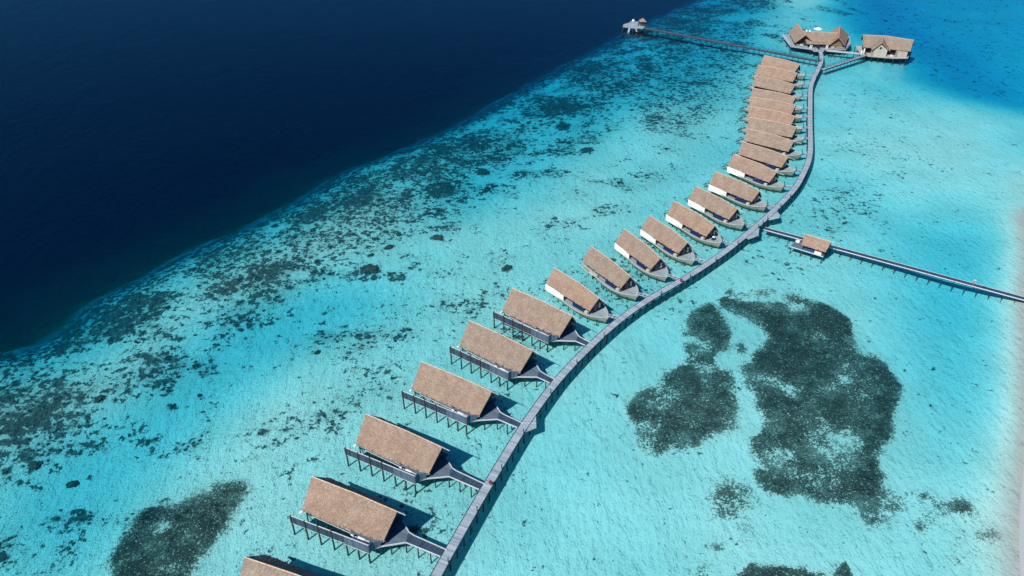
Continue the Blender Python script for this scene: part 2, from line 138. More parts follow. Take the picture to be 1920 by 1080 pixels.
def planks(name, c, c2, pitch=.15, joint=2.8, rough=.75):
    m, nt, b = nm(name); uv = N(nt, 'ShaderNodeUVMap'); uv.uv_map = 'UVMap'
    sep = N(nt, 'ShaderNodeSeparateXYZ'); nt.links.new(uv.outputs[0], sep.inputs[0])
    k = math_(nt, 'FLOOR', math_(nt, 'DIVIDE', sep.outputs[1], pitch))
    wn = N(nt, 'ShaderNodeTexWhiteNoise', noise_dimensions='1D'); nt.links.new(k, wn.inputs['W'])
    fr = math_(nt, 'FRACT', math_(nt, 'DIVIDE', sep.outputs[1], pitch))
    gap = math_(nt, 'LESS_THAN', fr, .10)
    k2 = math_(nt, 'FLOOR', math_(nt, 'DIVIDE', sep.outputs[1], joint/4))
    wn2 = N(nt, 'ShaderNodeTexWhiteNoise', noise_dimensions='1D'); nt.links.new(k2, wn2.inputs['W'])
    jf = math_(nt, 'LESS_THAN', math_(nt, 'FRACT', math_(nt, 'DIVIDE', sep.outputs[1], joint)), .055)
    tone = math_(nt, 'ADD', math_(nt, 'MULTIPLY', wn.outputs[0], .55), math_(nt, 'MULTIPLY', wn2.outputs[0], .45))
    st = noise(nt, mapping(nt, uv.outputs[0], (4, .6, 1)), 2.2, 5, .65)
    base = mixc(nt, tone, c2, c)
    base = mixc(nt, math_(nt, 'MULTIPLY', smooth(nt, st, .45, .75), .35), base, tuple(x*.6 for x in c2))
    base = mixc(nt, math_(nt, 'MULTIPLY', gap, .45), base, (.03, .035, .04))
    base = mixc(nt, math_(nt, 'MULTIPLY', jf, .6), base, (.07, .085, .10))
    nt.links.new(base, b.inputs['Base Color']); b.inputs['Roughness'].default_value = rough
    b.inputs['Specular IOR Level'].default_value = .25
    bump(nt, b, tone, .4, .02)
    return m
def thatch():
    m, nt, b = nm('thatch'); tc = N(nt, 'ShaderNodeTexCoord'); oi = N(nt, 'ShaderNodeObjectInfo')
    uv = N(nt, 'ShaderNodeUVMap'); uv.uv_map = 'UVMap'
    off = N(nt, 'ShaderNodeVectorMath', operation='ADD'); nt.links.new(uv.outputs[0], off.inputs[0])
    cmb = N(nt, 'ShaderNodeCombineXYZ'); nt.links.new(math_(nt, 'MULTIPLY', oi.outputs['Random'], 70.0), cmb.inputs[0]); nt.links.new(cmb.outputs[0], off.inputs[1])
    p = off.outputs[0]
    big = noise(nt, p, .45, 4, .6)
    med = noise(nt, mapping(nt, p, (2.6, 1.1, 1)), 1.0, 6, .75)
    fine = noise(nt, mapping(nt, p, (5.0, 2.4, 1)), 1.0, 3, .75)
    c = mixc(nt, smooth(nt, big, .35, .68), (.265, .195, .152), (.345, .268, .215))
    c = mixc(nt, smooth(nt, med, .30, .70), mixc(nt, .5, c, (.19, .135, .10)), c)
    c = mixc(nt, smooth(nt, med, .52, .78), c, (.47, .385, .32))
    c = mixc(nt, math_(nt, 'MULTIPLY', smooth(nt, fine, .50, .34), .52), c, (.07, .05, .036))
    c = mixc(nt, math_(nt, 'MULTIPLY', smooth(nt, fine, .54, .72), .40), c, (.62, .49, .385))
    c = mixc(nt, math_(nt, 'MULTIPLY', smooth(nt, noise(nt, mapping(nt, p, (.9, .22, 1)), .55, 3, .6), .52, .72), .35), c, (.21, .155, .125))
    hue = mixc(nt, oi.outputs['Random'], (1.10, .98, .90), (.97, .99, .96))
    c = mixc(nt, 1.0, c, hue, 'MULTIPLY')
    nt.links.new(c, b.inputs['Base Color']); b.inputs['Roughness'].default_value = .95
    b.inputs['Specular IOR Level'].default_value = .1
    bump(nt, b, math_(nt, 'ADD', med, math_(nt, 'MULTIPLY', fine, .8)), .7, .12)
    return m
M = {}
M['thatch'] = thatch()
M['cap'] = simple('ridge_thatch', (.56, .41, .30), .95, .25, 2.5)
M['edge'] = simple('thatch_fringe', (.42, .25, .15), .95, .3, 3)
M['plank'] = planks('weathered_planks', (.42, .49, .53), (.21, .265, .305))
M['dplank'] = planks('stained_planks', (.045, .085, .13), (.015, .035, .062), joint=2.8)
M['gplank'] = planks('deck_planks', (.145, .20, .245), (.085, .125, .165), pitch=.2, joint=6)
M['gplank2'] = planks('mid_grey_planks', (.34, .40, .43), (.24, .29, .32))
M['screen'] = planks('dark_slat_screen', (.05, .09, .13), (.012, .028, .045), pitch=.28, joint=2.72)
M['screen2'] = planks('grey_plank_screen', (.105, .16, .215), (.065, .105, .15), pitch=.4, joint=1.5)
M['rail'] = simple('pale_rail', (.52, .54, .56), .6, .12)
M['beam'] = simple('dark_beam', (.02, .04, .058), .7, .3)
M['post'] = simple('wet_timber_post', (.032, .036, .034), .6, .35, 2)
M['wall'] = planks('dark_boards', (.055, .06, .062), (.03, .036, .04), pitch=.3, joint=9)
M['lwall'] = planks('pale_boards', (.50, .44, .36), (.40, .345, .275), pitch=.55, joint=7)
M['gable'] = simple('brown_gable', (.20, .13, .075), .8, .3, 1.5)
M['under'] = simple('thatch_underside', (.05, .037, .027), .95, .3)
M['hull'] = simple('painted_hull', (.30, .31, .235), .55, .12, .8)
M['rim'] = simple('pale_gunwale', (.46, .47, .40), .5, .12)
M['white'] = simple('white_canvas', (.80, .81, .80), .6, .03, 1)
M['navy'] = simple('navy_fabric', (.006, .022, .085), .85, .2, 3)
M['blue'] = simple('blue_fabric', (.02, .09, .20), .8, .2, 3)
M['red'] = simple('red_plastic', (.30, .022, .035), .5, .1)
M['skin'] = simple('skin', (.46, .27, .19), .55, .06)
M['hair'] = simple('dark_hair', (.02, .015, .012), .6, .2)
M['shirt'] = simple('pale_shirt', (.62, .66, .70), .8, .08)
M['black'] = simple('black_fabric', (.018, .02, .024), .8, .2)
M['coral'] = simple('coral_rock', (.085, .095, .075), .95, .4, 2.2, c2=(.02, .03, .028))
gm, gnt, gb = nm('window_glass'); gb.inputs['Base Color'].default_value = (.02, .05, .06, 1); gb.inputs['Roughness'].default_value = .12
gb.inputs['Specular IOR Level'].default_value = .6
gn = N(gnt, 'ShaderNodeTexCoord'); bump(gnt, gb, noise(gnt, gn.outputs['Object'], 1.5, 2), .05, .02); M['glass'] = gm
# ------------------------------------------------------------------ seabed
edge = np.array(EDGE, float)
def axis(a, b, step, out, lo, hi):
    core = np.arange(a, b+step, step); g = np.geomspace(4, out, 16)
    return np.r_[a-g[::-1] if lo else [], core, core[-1]+g if hi else []]
gx = axis(-150, 215, 1.0, 1800, True, True); gy = axis(66, 500, 1.0, 1800, True, True)
X, Y = np.meshgrid(gx, gy)
def sdist(X, Y, poly):
    best = np.full(X.shape, 1e9); sg = np.ones(X.shape)
    for a, b in zip(poly[:-1], poly[1:]):
        u = b-a; t = np.clip(((X-a[0])*u[0]+(Y-a[1])*u[1])/(u@u), 0, 1)
        dx = X-a[0]-t*u[0]; dy = Y-a[1]-t*u[1]; d = dx*dx+dy*dy
        s = np.sign(u[1]*dx-u[0]*dy); m = d < best
        best = np.where(m, d, best); sg = np.where(m, s, sg)
    return np.sqrt(best)*sg
S = sdist(X, Y, edge)           # > 0 on the reef side
def raster(poly):
    p = np.array(poly, float); ins = np.zeros(X.shape, bool)
    for (x0, y0), (x1, y1) in zip(p, np.roll(p, -1, 0)):
        c = ((y0 > Y) != (y1 > Y)) & (X < (x1-x0)*(Y-y0)/((y1-y0) if y1 != y0 else 1e-9)+x0)
        ins ^= c
    return ins.astype(float)
def gblur(a, s):
    r = int(3*s)+1; k = np.exp(-.5*(np.arange(-r, r+1)/s)**2); k /= k.sum()
    p = np.pad(a, r, mode='edge')
    p = np.apply_along_axis(lambda v: np.convolve(v, k, 'valid'), 1, p)
    return np.apply_along_axis(lambda v: np.convolve(v, k, 'valid'), 0, p)
def sst(x, a, b):
    t = np.clip((x-a)/(b-a), 0, 1); return t*t*(3-2*t)
def vnoise(X, Y, sc, seed):
    r = np.random.default_rng(seed).random((256, 256)); x = X/sc; y = Y/sc
    xi = np.floor(x).astype(int); yi = np.floor(y).astype(int); fx = x-xi; fy = y-yi
    fx = fx*fx*(3-2*fx); fy = fy*fy*(3-2*fy); g = lambda i, j: r[(yi+j) % 256, (xi+i) % 256]
    return (g(0, 0)*(1-fx)+g(1, 0)*fx)*(1-fy)+(g(0, 1)*(1-fx)+g(1, 1)*fx)*fy
fb = lambda sc, seed: (vnoise(X, Y, sc, seed)+.5*vnoise(X, Y, sc/2.1, seed+1)+.25*vnoise(X, Y, sc/4.3, seed+2))/1.75
dep = np.full(X.shape, -1.15)
land = np.zeros(X.shape)
for it in DEPTH:
    g = gblur(raster(it[2]), it[1])*it[0]; dep += g
dep += (fb(26, 3)-.5)*.5*sst(dep, -.3, -.9)
dep = np.where(dep > .9, .9, dep)
dep -= (1-sst(S, -2, 30))*1.7
wob = (fb(30, 40)-.5)*3+(fb(6, 44)-.5)*3.5
drop = sst(-(S+wob), -9, 20)
drop2 = sst(-(S+wob), 12, 60)
dep = dep-drop*9.0-drop2*5
# coral cover
cor = np.zeros(X.shape)
for d, s, p in CORAL: cor = np.maximum(cor, gblur(raster(p), s)*d*1.1)
band = sst(S, -3, 6)*(1-sst(S, 26, 62))
band = band*np.clip(.02+1.0*fb(16, 60)+.5*(fb(5, 66)-.5), 0, 1)
band = np.maximum(band, sst(S, 10, 30)*(1-sst(S, 60, 120))*np.clip((fb(9, 70)-.42)*1.6, 0, .5))
rim = sst(S, -10, -3)*(1-sst(S, 2, 14))*.62
cor = np.maximum(cor, np.maximum(band, rim))
gra = np.zeros(X.shape)
for it in GRASS:
    d, s, p = it[:3]; g = gblur(raster(p), s)*abs(d)
    gra = gra+g if len(it) > 3 else (np.maximum(gra, g) if d > 0 else gra*(1-g))
gra = np.maximum(gra+((fb(8, 90)-.46)*1.15+(fb(3.2, 95)-.5)*.7)*sst(gra, .05, .5), 0); dep = dep+np.clip(gra, 0, 1)*.18+np.clip(cor-.4, 0, 1)*.35*fb(3, 80)
n1, n0 = X.shape[0], X.shape[1]
me = bpy.data.meshes.new('seabed')
vv = np.c_[X.ravel(), Y.ravel(), dep.ravel()].astype(np.float32)
idx = np.arange(n1*n0).reshape(n1, n0)
q = np.c_[idx[:-1, :-1].ravel(), idx[:-1, 1:].ravel(), idx[1:, 1:].ravel(), idx[1:, :-1].ravel()]
me.vertices.add(len(vv)); me.vertices.foreach_set('co', vv.ravel())
me.loops.add(q.size); me.loops.foreach_set('vertex_index', q.ravel().astype(np.int32))
me.polygons.add(len(q)); me.polygons.foreach_set('loop_start', (np.arange(len(q))*4).astype(np.int32))
me.polygons.foreach_set('use_smooth', np.ones(len(q), bool)); me.update(calc_edges=True); me.validate()
SW = -sdist(X, Y, np.array(WALK))
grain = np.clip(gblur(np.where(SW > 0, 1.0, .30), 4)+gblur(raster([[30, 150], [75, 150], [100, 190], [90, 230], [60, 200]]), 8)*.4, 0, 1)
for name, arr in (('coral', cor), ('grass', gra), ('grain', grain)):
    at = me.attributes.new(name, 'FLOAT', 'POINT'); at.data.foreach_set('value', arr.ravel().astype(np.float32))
seabed = bpy.data.objects.new('seabed', me); col.objects.link(seabed)
tag(seabed, 'pale sand seabed with coral rubble and dark coral patches under turquoise water', 'seabed', kind='structure')
m, nt, b = nm('reef_sand'); geo = N(nt, 'ShaderNodeNewGeometry'); P_ = geo.outputs['Position']
a1 = N(nt, 'ShaderNodeAttribute'); a1.attribute_name = 'coral'; a2 = N(nt, 'ShaderNodeAttribute'); a2.attribute_name = 'grass'
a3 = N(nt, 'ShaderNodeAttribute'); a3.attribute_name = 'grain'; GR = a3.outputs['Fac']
flat = mapping(nt, P_, (1, 1, .15))
st = mapping(nt, P_, (1, .62, .15))
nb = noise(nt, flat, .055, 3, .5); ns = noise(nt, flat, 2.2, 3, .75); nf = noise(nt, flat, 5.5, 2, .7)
rip = noise(nt, mapping(nt, P_, (1.2, .8, .2), (0, 0, R(-35))), 1.2, 3, .6)
sand = mixc(nt, smooth(nt, nb, .35, .65), (.68, .69, .62), (.78, .77, .70))
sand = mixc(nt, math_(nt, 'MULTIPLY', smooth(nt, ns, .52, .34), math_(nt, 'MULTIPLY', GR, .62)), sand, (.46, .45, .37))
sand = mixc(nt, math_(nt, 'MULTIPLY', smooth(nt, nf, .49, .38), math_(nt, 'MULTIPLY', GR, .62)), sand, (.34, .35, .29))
sand = mixc(nt, math_(nt, 'MULTIPLY', smooth(nt, nf, .55, .68), .55), sand, (.95, .93, .85))  # speckle is rubble grain plus caustic light painted into the sand colour
sand = mixc(nt, math_(nt, 'MULTIPLY', smooth(nt, rip, .48, .62), .16), sand, (.45, .44, .36))
# coral clumps: cover value thresholded against clumpy noise
c1 = noise(nt, flat, .16, 6, .68, .3); c2 = noise(nt, flat, .60, 4, .64, .3); c4 = noise(nt, st, 1.9, 3, .7)
cn = math_(nt, 'ADD', math_(nt, 'MULTIPLY', c1, .36), math_(nt, 'ADD', math_(nt, 'MULTIPLY', c2, .44), math_(nt, 'MULTIPLY', c4, .20)))
cc = math_(nt, 'ADD', a1.outputs['Fac'], math_(nt, 'MULTIPLY', math_(nt, 'SUBTRACT', cn, .5), 5.5))
cm = smooth(nt, cc, .46, .60)
def blob(scale, r0, r1, k):
    wv = N(nt, 'ShaderNodeVectorMath', operation='ADD'); nt.links.new(flat, wv.inputs[0])
    ds = N(nt, 'ShaderNodeVectorMath', operation='SCALE'); nt.links.new(noise(nt, flat, scale*2.2, 3, .6, 0, 1), ds.inputs[0]); ds.inputs['Scale'].default_value = .9/scale; nt.links.new(ds.outputs[0], wv.inputs[1])
    vo = N(nt, 'ShaderNodeTexVoronoi'); nt.links.new(wv.outputs[0], vo.inputs['Vector']); vo.inputs['Scale'].default_value = scale
    sp = N(nt, 'ShaderNodeSeparateColor'); nt.links.new(vo.outputs['Color'], sp.inputs[0])
    on = math_(nt, 'LESS_THAN', sp.outputs[0], math_(nt, 'MULTIPLY', math_(nt, 'SUBTRACT', a1.outputs['Fac'], .24), k))
    return math_(nt, 'MULTIPLY', smooth(nt, vo.outputs['Distance'], r1, r0), on), sp.outputs[1]
b1, t1 = blob(.42, .30, .62, 1.15); b2, t2 = blob(.95, .32, .60, 1.35)
cm = math_(nt, 'MAXIMUM', math_(nt, 'MULTIPLY', cm, .95), math_(nt, 'MAXIMUM', b1, b2))
c5 = noise(nt, flat, 3.2, 3, .75)
cf = math_(nt, 'ADD', math_(nt, 'MULTIPLY', a1.outputs['Fac'], .42), math_(nt, 'ADD', math_(nt, 'MULTIPLY', c5, .75), math_(nt, 'MULTIPLY', c2, .25)))
cfine = math_(nt, 'MULTIPLY', smooth(nt, cf, .60, .74), .46)
ctone = mixc(nt, smooth(nt, c4, .36, .60), (.008, .022, .030), (.062, .088, .090))
ctone = mixc(nt, smooth(nt, c4, .64, .76), ctone, (.15, .17, .15))
ctone = mixc(nt, math_(nt, 'MULTIPLY', t2, .14), ctone, (.22, .22, .17))
out = mixc(nt, cfine, sand, (.13, .17, .155))
out = mixc(nt, cm, out, ctone)
# dense dark patches with fine pale specks
g1 = noise(nt, flat, 2.2, 3, .75); g2 = noise(nt, flat, .17, 6, .72, .4); g3 = noise(nt, flat, .55, 4, .7)
gn_ = math_(nt, 'ADD', math_(nt, 'MULTIPLY', g1, .46), math_(nt, 'ADD', math_(nt, 'MULTIPLY', g2, .30), math_(nt, 'MULTIPLY', g3, .24)))
gv = math_(nt, 'ADD', a2.outputs['Fac'], math_(nt, 'MULTIPLY', math_(nt, 'SUBTRACT', gn_, .5), 4.8))
gmk = smooth(nt, gv, .34, .74)
gtone = mixc(nt, smooth(nt, g1, .40, .62), (.006, .016, .018), (.062, .072, .056))
gtone = mixc(nt, math_(nt, 'MULTIPLY', smooth(nt, g2, .47, .62), .85), gtone, mixc(nt, smooth(nt, g1, .42, .58), (.05, .07, .06), (.22, .25, .215)))
gtone = mixc(nt, math_(nt, 'MULTIPLY', smooth(nt, a2.outputs['Fac'], .95, 1.45), .75), gtone, (.008, .018, .016))
gtone = mixc(nt, math_(nt, 'MULTIPLY', smooth(nt, g3, .50, .36), .6), gtone, (.012, .022, .02))
gtone = mixc(nt, math_(nt, 'MULTIPLY', smooth(nt, g1, .60, .68), .8), gtone, (.55, .56, .46))
out = mixc(nt, math_(nt, 'MULTIPLY', gmk, .95), out, gtone)
# deep slope: light scattered by deep water, painted into the bed colour
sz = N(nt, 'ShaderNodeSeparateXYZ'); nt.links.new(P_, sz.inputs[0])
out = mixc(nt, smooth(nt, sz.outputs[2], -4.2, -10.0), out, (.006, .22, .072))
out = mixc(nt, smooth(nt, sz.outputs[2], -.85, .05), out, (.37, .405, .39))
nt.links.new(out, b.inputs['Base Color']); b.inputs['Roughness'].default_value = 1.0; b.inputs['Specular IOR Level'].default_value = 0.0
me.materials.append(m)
# ------------------------------------------------------------------ water
w = MB(); w.box(-2100, 2200, -1900, 2400, -60, 0); w.v = [(x, y, z) for x, y, z in w.v]
wm, wnt, wb = nm('lagoon_water'); wnt.nodes.remove(wb); wo = wnt.nodes['Material Output']
tr = N(wnt, 'ShaderNodeBsdfTransparent'); gl = N(wnt, 'ShaderNodeBsdfGlossy'); gl.inputs['Roughness'].default_value = .10
fr = N(wnt, 'ShaderNodeFresnel'); fr.inputs['IOR'].default_value = 1.33
mx = N(wnt, 'ShaderNodeMixShader'); wg = N(wnt, 'ShaderNodeNewGeometry')
wv1 = noise(wnt, mapping(wnt, wg.outputs['Position'], (1.0, .75, 1), (0, 0, R(-22))), 2.6, 3, .6, .2)
wv2 = noise(wnt, mapping(wnt, wg.outputs['Position'], (1.0, .5, 1), (0, 0, R(-10))), .75, 3, .55)
wv3 = noise(wnt, mapping(wnt, wg.outputs['Position'], (1.0, .35, 1), (0, 0, R(-18))), .16, 3, .6, .3)
bp = N(wnt, 'ShaderNodeBump'); bp.inputs['Strength'].default_value = 1; bp.inputs['Distance'].default_value = .18
wnt.links.new(math_(wnt, 'ADD', math_(wnt, 'MULTIPLY', wv1, .30), math_(wnt, 'ADD', math_(wnt, 'MULTIPLY', wv2, .62), math_(wnt, 'MULTIPLY', wv3, 1.1))), bp.inputs['Height'])
wnt.links.new(bp.outputs[0], gl.inputs['Normal']); wnt.links.new(bp.outputs[0], fr.inputs['Normal'])
wnt.links.new(math_(wnt, 'MULTIPLY', fr.outputs[0], 1.0, clamp=True), mx.inputs[0])
wnt.links.new(tr.outputs[0], mx.inputs[1]); wnt.links.new(gl.outputs[0], mx.inputs[2]); wnt.links.new(mx.outputs[0], wo.inputs['Surface'])
va = N(wnt, 'ShaderNodeVolumeAbsorption'); va.inputs['Color'].default_value = (.12, .850, .950, 1); va.inputs['Density'].default_value = .41
wnt.links.new(va.outputs[0], wo.inputs['Volume'])
water = w.build('water', wm, weld=True); tag(water, 'clear turquoise lagoon water turning navy blue over the drop-off', 'water', kind='structure')
# ------------------------------------------------------------------ roofs
def slope(mb, a, b, c, d, nu, nv, jit, thick, under=None, edge=None):
    """thatched slope: a-b eave, d-c ridge (a below d)."""
    a, b, c, d = map(Vector, (a, b, c, d)); n = (b-a).cross(d-a).normalized()
    if n.z < 0: n = -n
    L = ((b-a).length+(c-d).length)/2; H = (d-a).length; rr = random.Random(5)
    g = []
    for j in range(nv+1):
        row = []
        for i in range(nu+1):
            u, v = i/nu, j/nv; p = (a*(1-u)+b*u)*(1-v)+(d*(1-u)+c*u)*v
            jj = jit if 0 < j < nv else 0
            p = p+n*rr.uniform(-jj, jj)
            if j == 0: p = p+Vector((rr.uniform(-jit, jit), rr.uniform(-jit, jit), rr.uniform(-jit, 0)))*3.2
            row.append(p)
        g.append(row)
    for j in range(nv):
        for i in range(nu):
            q = [g[j][i], g[j][i+1], g[j+1][i+1], g[j+1][i]]
            uv = [(i/nu*L, j/nv*H), ((i+1)/nu*L, j/nv*H), ((i+1)/nu*L, (j+1)/nv*H), (i/nu*L, (j+1)/nv*H)]
            mb.quad(*q, uv=uv)
    off = n*-thick
    und = under if under is not None else mb
    und.quad(a+off, b+off, c+off, d+off)
    eg = edge if edge is not None else mb
    for i in range(nu): eg.quad(g[0][i], a+(b-a)*(i/nu)+off, a+(b-a)*((i+1)/nu)+off, g[0][i+1])
    for s0, s1 in ((0, a), (nu, b)):
        top = d if s0 == 0 else c
        for j in range(nv):
            v0, v1 = j/nv, (j+1)/nv
            eg.quad(g[j][s0], g[j+1][s0], s1+(top-s1)*v1+off, s1+(top-s1)*v0+off)
def roof(parent, near, far, ridge, nu=26, nv=9, jit=.05, thick=.28, cap=True):
    """near/far eave point lists and ridge list, same length, left to right."""
    mb, un, ed = MB(), MB(), MB()
    for k in range(len(ridge)-1):
        slope(mb, near[k], near[k+1], ridge[k+1], ridge[k], nu//(len(ridge)-1), nv, jit, thick, un, ed)
        slope(mb, far[k], far[k+1], ridge[k+1], ridge[k], nu//(len(ridge)-1), nv, jit, thick, un, ed)
    r = mb.build('roof', M['thatch'], parent)
    un.build('roof_lining', M['under'], r); ed.build('roof_edge', M['edge'], r)
    if cap:
        c = MB()
        for k in range(len(ridge)-1): c.tube([Vector(ridge[k])+Vector((0, 0, -.04)), Vector(ridge[k+1])+Vector((0, 0, -.04))], .10, 6)
        c.build('ridge_cap', M['cap'], r)
    return r
# the local frame of every villa: +x runs from the lagoon end to the boardwalk end, -y is the sunlit near side
def y(n): return -n
# ------------------------------------------------------------------ stilt villa
def make_villa():
    t = empty('stilt_villa')
    roof(t, [(.3, -4.2, 2.75), (9.0, -4.05, 2.75), (17.1, -3.42, 2.75)], [(.3, 4.3, 2.75), (9.0, 4.15, 2.75), (17.1, 3.55, 2.75)],
         [(0, 0, 7.25), (9.8, 0, 7.52), (18.1, 0, 7.3)], nu=60, nv=16, jit=.045)
    p = MB(); p.bar((17.9, 0, 7.28), (19.75, 0, 7.2), .1); p.build('ridge_pole', M['rail'], t)
    # floor
    f = MB(); f.prism([(10.9, -5.8), (15.7, -5.72), (15.85, -4.9), (16.9, -3.8), (16.9, 3.4), (2.2, 3.4), (2.2, -3.7), (10.9, -3.9)], DECK-.18, DECK)
    f.build('deck', M['gplank'], t)
    f = MB(); f.prism([(16.95, -3.7), (20.15, -1.25), (19.3, .9), (16.95, 2.4)], DECK-.16, DECK-.01); f.build('entrance_deck', M['gplank'], t)
    e = MB()
    for a, b in (((15.9, -4.9), (16.95, -3.75)), ((16.95, -3.75), (20.2, -1.28)), ((16.95, 2.45), (19.3, .95))): e.bar((*a, DECK+.02), (*b, DECK+.02), .16, .24)
    e.each('edge_board', M['rail'], t)
    # walls
    wl = MB(); wl.box(3.2, 16.2, -2.6, 2.6, DECK+.002, 3.3)
    wl.quad((16.2, -2.6, 3.3), (16.2, 2.6, 3.3), (16.2, 0, 6.6)); wl.quad((3.2, 2.6, 3.3), (3.2, -2.6, 3.3), (3.2, 0, 6.6))
    wl.build('wall', M['wall'], t)
    for x0 in (4.2, 6.6, 9.0, 11.4, 13.6):
        wd = MB(); wd.box(x0, x0+1.9, -2.65, -2.602, DECK+.25, 3.2); wo_ = wd.build('window', M['glass'], t)
        fr_ = MB()
        for xx in (x0-.04, x0+.95, x0+1.94): fr_.box(xx-.04, xx+.04, -2.70, -2.652, DECK+.2, 3.25)
        fr_.box(x0-.08, x0+1.98, -2.698, -2.654, 3.20, 3.248); fr_.box(x0-.08, x0+1.98, -2.698, -2.654, DECK+.202, DECK+.25)
        fr_.build('window_frame', M['rail'], wo_)
    d = MB(); d.box(16.203, 16.25, -.55, .55, DECK+.01, DECK+2.1); d.build('door', M['beam'], t)
    # privacy screen on piles
    def sc(x): return -(6.66-.05*(x-.45))
    s = MB(); s.bar((-.3, sc(-.3), 2.86), (10.95, sc(10.95), 2.86), .07, 1.9); s.build('slat_screen', M['screen'], t)
    s = MB(); s.bar((10.96, sc(10.96), 2.78), (15.85, sc(15.85), 2.78), .12, 2.05)
    s.bar((15.85, sc(15.85), 2.78), (15.95, -4.95, 2.78), .12, 2.05); s.bar((15.95, -4.95, 2.60), (16.85, -3.85, 2.60), .1, 1.7)
    s.build('plank_screen', M['screen2'], t)
    s = MB(); s.bar((-.35, sc(-.3), 3.84), (10.95, sc(10.95), 3.84), .16, .07); s.bar((10.96, sc(10.96), 3.84), (15.9, sc(15.85), 3.84), .16, .07)
    s.bar((-.3, sc(-.3), 1.9), (10.95, sc(10.95), 1.9), .10, .09); s.bar((10.96, sc(10.96), 1.72), (15.85, sc(15.85), 1.72), .2, .10)
    s.bar((.55, -4.55, 3.84-.75), (.55, sc(.5), 3.05), .05, .05)
    s.each('screen_rail', M['rail'], t)
    for x in (.0, 2.9, 5.65, 8.4, 11.2):
        o = MB(); o.tube([(x, sc(x)-.02, 3.9 if x < 10 else 1.7), (x+.06, sc(x)+.03, -1.6)], .16, 7); o.build('post', M['post'], t)
    for x in (13.5, 15.6):
        o = MB(); o.tube([(x, sc(x)+.1, 1.6), (x, sc(x)+.12, -1.6)], .17, 7); o.build('post', M['post'], t)
    for x in (.6, 2.9, 5.2, 7.6, 10.2, 12.8, 15.4):
        o = MB(); o.tube([(x, -3.5, 2.95 if x < 10 else 1.6), (x, -3.5, -1.6)], .12, 7)
        if x < 11: o.bar((x, -3.5, 1.45), (x+1.1, -5.6 if x > 6 else -3.5, .1), .09)
        o.build('post', M['post'], t)
    for x in (.8, 4.4, 8.0, 11.6, 15.4):
        o = MB(); o.tube([(x, 3.2, 3.0 if x < 2 else 1.6), (x, 3.2, -1.6)], .12, 7); o.build('post', M['post'], t)
    bmx = MB()
    for yy in (-3.5, 0, 3.2): bmx.bar((.6, yy, 1.42), (16.6, yy, 1.42), .14, .26)
    for x in (2.9, 5.2, 7.6, 10.2): bmx.bar((x, -3.5, 1.5), (x, -6.2, 2.0), .09, .14)
    bmx.bar((.7, -3.1, 3.05), (16.3, -2.75, 3.05), .12, .2)
    bmx.each('floor_beam', M['beam'], t)
    r_ = MB(); r_.bar((2.3, -3.85, DECK+.8), (10.6, -3.95, DECK+.8), .07, .06); r_.bar((2.3, -3.85, DECK+.12), (10.6, -3.95, DECK+.12), .05, .12)
    for k in range(7): r_.bar((2.4+k*1.36, -3.87, DECK), (2.4+k*1.36, -3.87, DECK+.8), .06)
    r_.build('railing', M['rail'], t)
    for a in ((20.06, -1.15), (17.9, -2.6), (18.6, 1.0)):
        o = MB(); o.tube([(*a, 1.6), (*a, -1.6)], .12, 7); o.build('post', M['post'], t)
    e = MB(); e.box(.1, .6, -4.75, -4.25, 2.5, 2.7); e.build('roof_bracket', M['white'], t)
    # stair down to the water at the lagoon end
    s = MB()
    for k in range(7): s.box(-.6-.32*k, -.3-.32*k, -1.0, 1.0, 1.55-.26*k, 1.62-.26*k)
    for yy in (-1.05, 1.05): s.bar((2.2, yy, 1.62), (-.3, yy, 1.62), .1); s.bar((-.3, yy, 1.62), (-2.8, yy, -.5), .1, .16)
    s.build('water_stair', M['rail'], t)
    return t
